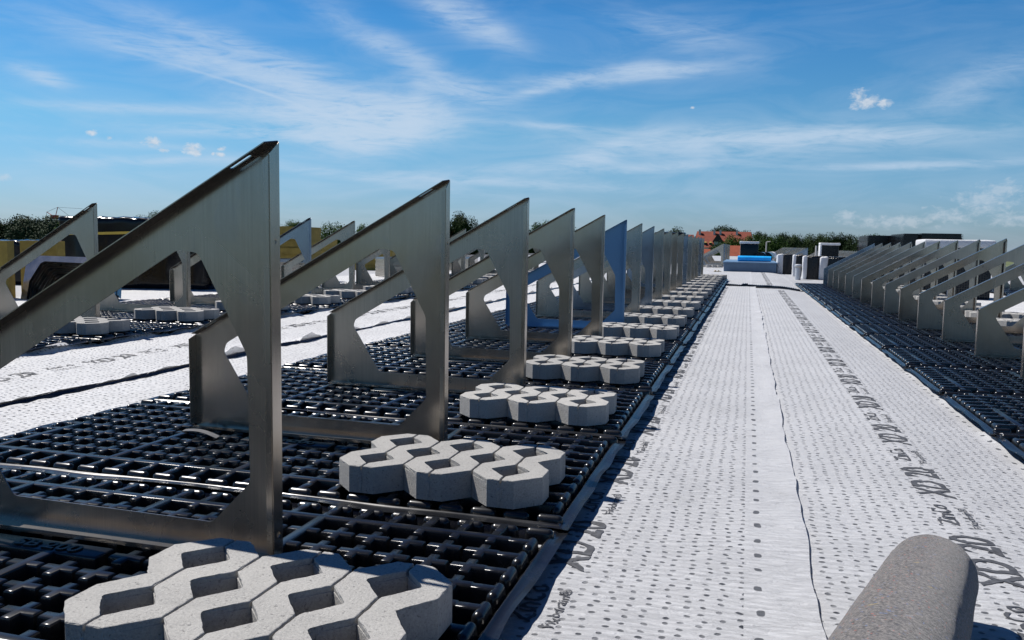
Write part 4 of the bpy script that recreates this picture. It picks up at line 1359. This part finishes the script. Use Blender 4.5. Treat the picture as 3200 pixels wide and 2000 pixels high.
t = thing('tower_crane', 'small yellow and red construction crane above the trees at the left', 'crane', (-155.0, 160, -9.0), R(0))
def lattice(bm, p0, p1, w_, n, r):
    p0, p1 = Vector(p0), Vector(p1); d = (p1 - p0); a = Vector((0, 1, 0)); b = d.normalized().cross(a).normalized()
    cs_ = [a * w_ + b * w_, a * w_ - b * w_, -a * w_ - b * w_, -a * w_ + b * w_]
    for c_ in cs_: tube(bm, p0 + c_, p1 + c_, r, 4)
    for k in range(n):
        for i in range(4):
            tube(bm, p0 + d * (k / n) + cs_[i], p0 + d * ((k + 1) / n) + cs_[(i + 1) % 4], r * 0.6, 3)
bm = bmesh.new(); lattice(bm, (0, 0, 0), (0, 0, 13.6), 0.35, 14, 0.07); obj('mast', fix(bm), M_CRANE, t)
bm = bmesh.new(); lattice(bm, (-1.6, 0, 13.75), (11.5, 0, 13.6), 0.20, 18, 0.06); obj('jib', fix(bm), M_CRANE, t)
bm = bmesh.new(); box(bm, -0.7, 0.7, -0.5, 0.5, 13.3, 14.1); obj('slewing_cab', fix(bm), M_CRANER, t)
bm = bmesh.new(); tube(bm, (0.3, 0, 14), (0.95, 0, 15.9), 0.09, 5); tube(bm, (-0.7, 0, 14), (-2.2, 0, 14.8), 0.09, 5); tube(bm, (-1.0, 0, 13.3), (-2.6, 0, 12.4), 0.08, 5)
tube(bm, (9.2, 0, 13.6), (7.9, 0, 14.9), 0.07, 5); obj('struts', fix(bm), M_CRANER, t)
bm = bmesh.new()
for a, b in (((0.95, 0, 15.9), (-2.2, 0, 14.8)), ((-2.2, 0, 14.8), (-2.6, 0, 12.4)), ((0.95, 0, 15.9), (4.2, 0, 13.9)), ((0.95, 0, 15.9), (7.9, 0, 15.6))): tube(bm, a, b, 0.035, 4)
obj('cables', fix(bm), M_DARKW, t)


# ---------------------------------------------------------------- trees
def tree_meshes(seed, H, W_, nleaf, gappy=0.3, leaf=0.30, trunk=0.3):
    rd = random.Random(seed)
    bm = bmesh.new(); tube(bm, (0, 0, 0), (0.1, 0, H * 0.45), 0.28, 8, 0.18)
    cl = []
    for k in range(22):
        a = rd.uniform(0, 2 * math.pi); el_ = rd.uniform(0.0, 1.0)
        z = H * (trunk + (1 - trunk) * (el_ ** 0.8) * 0.88); prof = math.sin(math.pi * min(1, max(0.08, ((z / H) - trunk * 0.8) / (1.04 - trunk * 0.8)))) ** 0.55
        r_ = W_ * 0.5 * prof * rd.uniform(0.45, 0.85)
        c_ = Vector((r_ * math.cos(a), r_ * math.sin(a), z)); cl.append((c_, rd.uniform(0.16, 0.27) * W_))
        tube(bm, (0.05, 0, H * rd.uniform(0.2, 0.45)), c_, 0.09, 5, 0.025)
    me_t = bpy.data.meshes.new('trunk'); fix(bm).to_mesh(me_t); bm.free(); me_t.materials.append(M_BARK)
    vs, fs = [], []
    for _ in range(nleaf):
        c_, r_ = cl[rd.randrange(len(cl))]
        d = Vector((rd.gauss(0, 1), rd.gauss(0, 1), rd.gauss(0, 1))).normalized()
        p = c_ + d * r_ * (rd.random() ** 0.35) * rd.uniform(0.75, 1.08)
        if noise.noise(p * 0.9 + Vector((seed, 0, 0))) < -0.42 + gappy * 0.5: continue
        nrm = (d + Vector((rd.gauss(0, .6), rd.gauss(0, .6), rd.gauss(0, .6) + 0.3))).normalized()
        a = nrm.orthogonal().normalized(); b = nrm.cross(a); s = leaf * rd.uniform(0.5, 1.2)
        th = rd.uniform(0, 6.28); a, b = a * math.cos(th) + b * math.sin(th), b * math.cos(th) - a * math.sin(th)
        k = len(vs)
        vs += [p - a * s * 0.5, p + b * s * 0.32, p + a * s * 0.5, p - b * s * 0.32]; fs.append((k, k + 1, k + 2, k + 3))
    me_c = bpy.data.meshes.new('crown'); me_c.from_pydata([tuple(v) for v in vs], [], fs)
    return me_t, me_c


TM = []
for k, (H, W_, nl, gp, lf) in enumerate(((11.0, 7.5, 26000, -0.05, 0.30), (10.0, 8.5, 28000, 0.05, 0.30), (12.0, 5.5, 16000, 0.40, 0.26), (9.0, 9.0, 32000, -0.3, 0.30))):
    mt, mc = tree_meshes(k * 7 + 3, H, W_, nl, gp, lf); TM.append((mt, mc, H))
TMC = {}


def place_tree(x, y, top, var, leafi, label, wide=None):
    wide = (0.85 if y < 120 else 0.66 if y < 320 else 1.0) if wide is None else wide
    mt, mc, H = TM[var]
    key = (var, leafi)
    if key not in TMC:
        c_ = mc.copy(); c_.materials.clear(); c_.materials.append(M_LEAF[leafi]); TMC[key] = c_
    s = (top + 9.0) / (H * 1.0)
    t_ = thing('broadleaf_tree', label, 'tree', (x, y, -9.0), rnd.uniform(0, 6.28), 'trees beyond the roof')
    t_.scale = (s * wide, s * wide, s)
    for nm, me_ in (('trunk', mt), ('crown', TMC[key])):
        o_ = bpy.data.objects.new(nm, me_); C.objects.link(o_); o_.parent = t_
    return t_


KIND = ['dark rounded', 'bright green bushy', 'grey-green airy']
# (x, y, top z above the roof, mesh, foliage, where)
TR = [(-110, 100, 1.7, 3, 0, 'at the left picture edge'), (-106, 102, 2.7, 0, 0, 'second from the left picture edge'), (-103.5, 98, 2.7, 1, 0, 'third from the left picture edge'),
      (-101, 104, 2.5, 0, 2, 'left of the crane'), (-98, 98, 2.0, 3, 2, 'under the crane mast'), (-95, 101, 1.7, 1, 0, 'right under the crane jib'), (-92, 100, 2.4, 0, 1, 'behind the leftmost frame tip'),
      (-113, 115, 2.3, 3, 0, 'behind the left edge trees'), (-89, 104, 1.6, 1, 2, 'right of the leftmost frame tip'),
      (-121, 150, 5.0, 0, 1, 'with its tip above the black foil stack, left'), (-113.5, 150, 5.0, 2, 1, 'with its tip above the black foil stack, right'),
      (-89, 150, 3.5, 0, 1, 'just right of the nearest tall post, left one'), (-85.5, 150, 4.4, 2, 1, 'just right of the nearest tall post, right one'),
      (-73.5, 150, 3.3, 1, 1, 'behind the second small frame tip'), (-68, 150, 4.2, 2, 0, 'above the beam of the second frame'), (-78.5, 150, 2.7, 3, 1, 'left of the second small frame tip'),
      (-54.5, 150, 4.3, 0, 0, 'just right of the second tall post'), (-51.0, 150, 5.3, 0, 0, 'tallest right of the second tall post'), (-48.0, 150, 4.7, 2, 0, 'beside the tallest one right of the second post'),
      (-38.3, 150, 3.7, 1, 0, 'right of the third tall post, left one'), (-36.2, 150, 3.9, 0, 1, 'right of the third tall post, right one'), (-27.5, 150, 4.0, 2, 0, 'right of the fourth tall post'),
      (-13.2, 150, 3.1, 0, 0, 'just left of the large red roof'), (-10.5, 150, 2.4, 2, 0, 'at the left gable of the large red roof'),
      (-12, 330, 6.9, 0, 0, 'behind the ridge of the red roof, left'), (-8.4, 330, 6.9, 3, 2, 'behind the ridge of the red roof, middle left'), (-0.5, 335, 6.4, 1, 0, 'behind the ridge of the red roof, right'),
      (-0.3, 180, 2.7, 1, 1, 'bright one in front of the right end of the red roof'), (-3.1, 182, 1.9, 3, 1, 'bright one lower in front of the red roof'), (-6.0, 190, 0.7, 3, 0, 'low one in front of the red roof dormers'),
      (4.0, 200, 4.1, 2, 2, 'airy one right of the red roof'), (6.3, 200, 3.6, 1, 2, 'airy one beside the red roof gap'),
      (4.6, 170, 1.9, 3, 1, 'low one below the airy tree'), (8.6, 190, 2.2, 3, 0, 'left end of the long tree band'), (11.6, 200, 3.2, 1, 1, 'second in the long tree band'),
      (8.0, 175, 2.0, 3, 0, 'lower front of the long tree band'), (14.6, 190, 2.4, 3, 0, 'third in the long tree band'), (17.6, 200, 3.7, 1, 0, 'tallest dark one of the long tree band'), (20.4, 200, 3.4, 0, 0, 'right of the tallest in the long tree band'),
      (22.6, 195, 2.4, 3, 0, 'behind the small white-topped block, left'), (24.8, 200, 3.0, 0, 2, 'behind the small white-topped block, middle'), (27.2, 200, 2.6, 3, 1, 'behind the small white-topped block, right'),
      (29.4, 200, 3.1, 2, 0, 'narrow one near the thin poles'), (31.7, 200, 2.7, 1, 2, 'left of the thin poles'), (33.8, 200, 2.6, 2, 2, 'at the thin poles'), (36.4, 205, 1.5, 3, 0, 'low one right of the thin poles'),
      (37.6, 200, 2.0, 2, 0, 'left of the lower black panel stack'), (39.8, 200, 2.3, 0, 2, 'beside the lower black panel stack'),
      (60.3, 200, 4.1, 1, 1, 'above the white-topped pallet'), (63.5, 195, 3.4, 0, 0, 'behind the pipe bracket'), (65.5, 195, 2.2, 3, 2, 'right of the pipe bracket'), (70.2, 200, 3.0, 1, 0, 'at the right picture edge'), (73.5, 200, 3.9, 2, 2, 'outermost at the right picture edge'), (67.8, 200, 2.4, 3, 0, 'left of the right picture edge'),
      (78, 200, 3.2, 0, 0, 'beyond the right picture edge'), (-60, 150, 2.9, 3, 0, 'between the second frame and its neighbour'), (-44, 150, 3.0, 3, 0, 'hidden behind the third frame beam'), (-32, 150, 2.8, 3, 0, 'hidden behind the fourth frame beam'),
      (-20, 150, 2.5, 1, 0, 'hidden behind the blue frame')]
for (x, y, tz, v_, lf, wh) in TR:
    place_tree(x, y, tz, v_, lf, '%s tree %s' % (KIND[lf], wh))
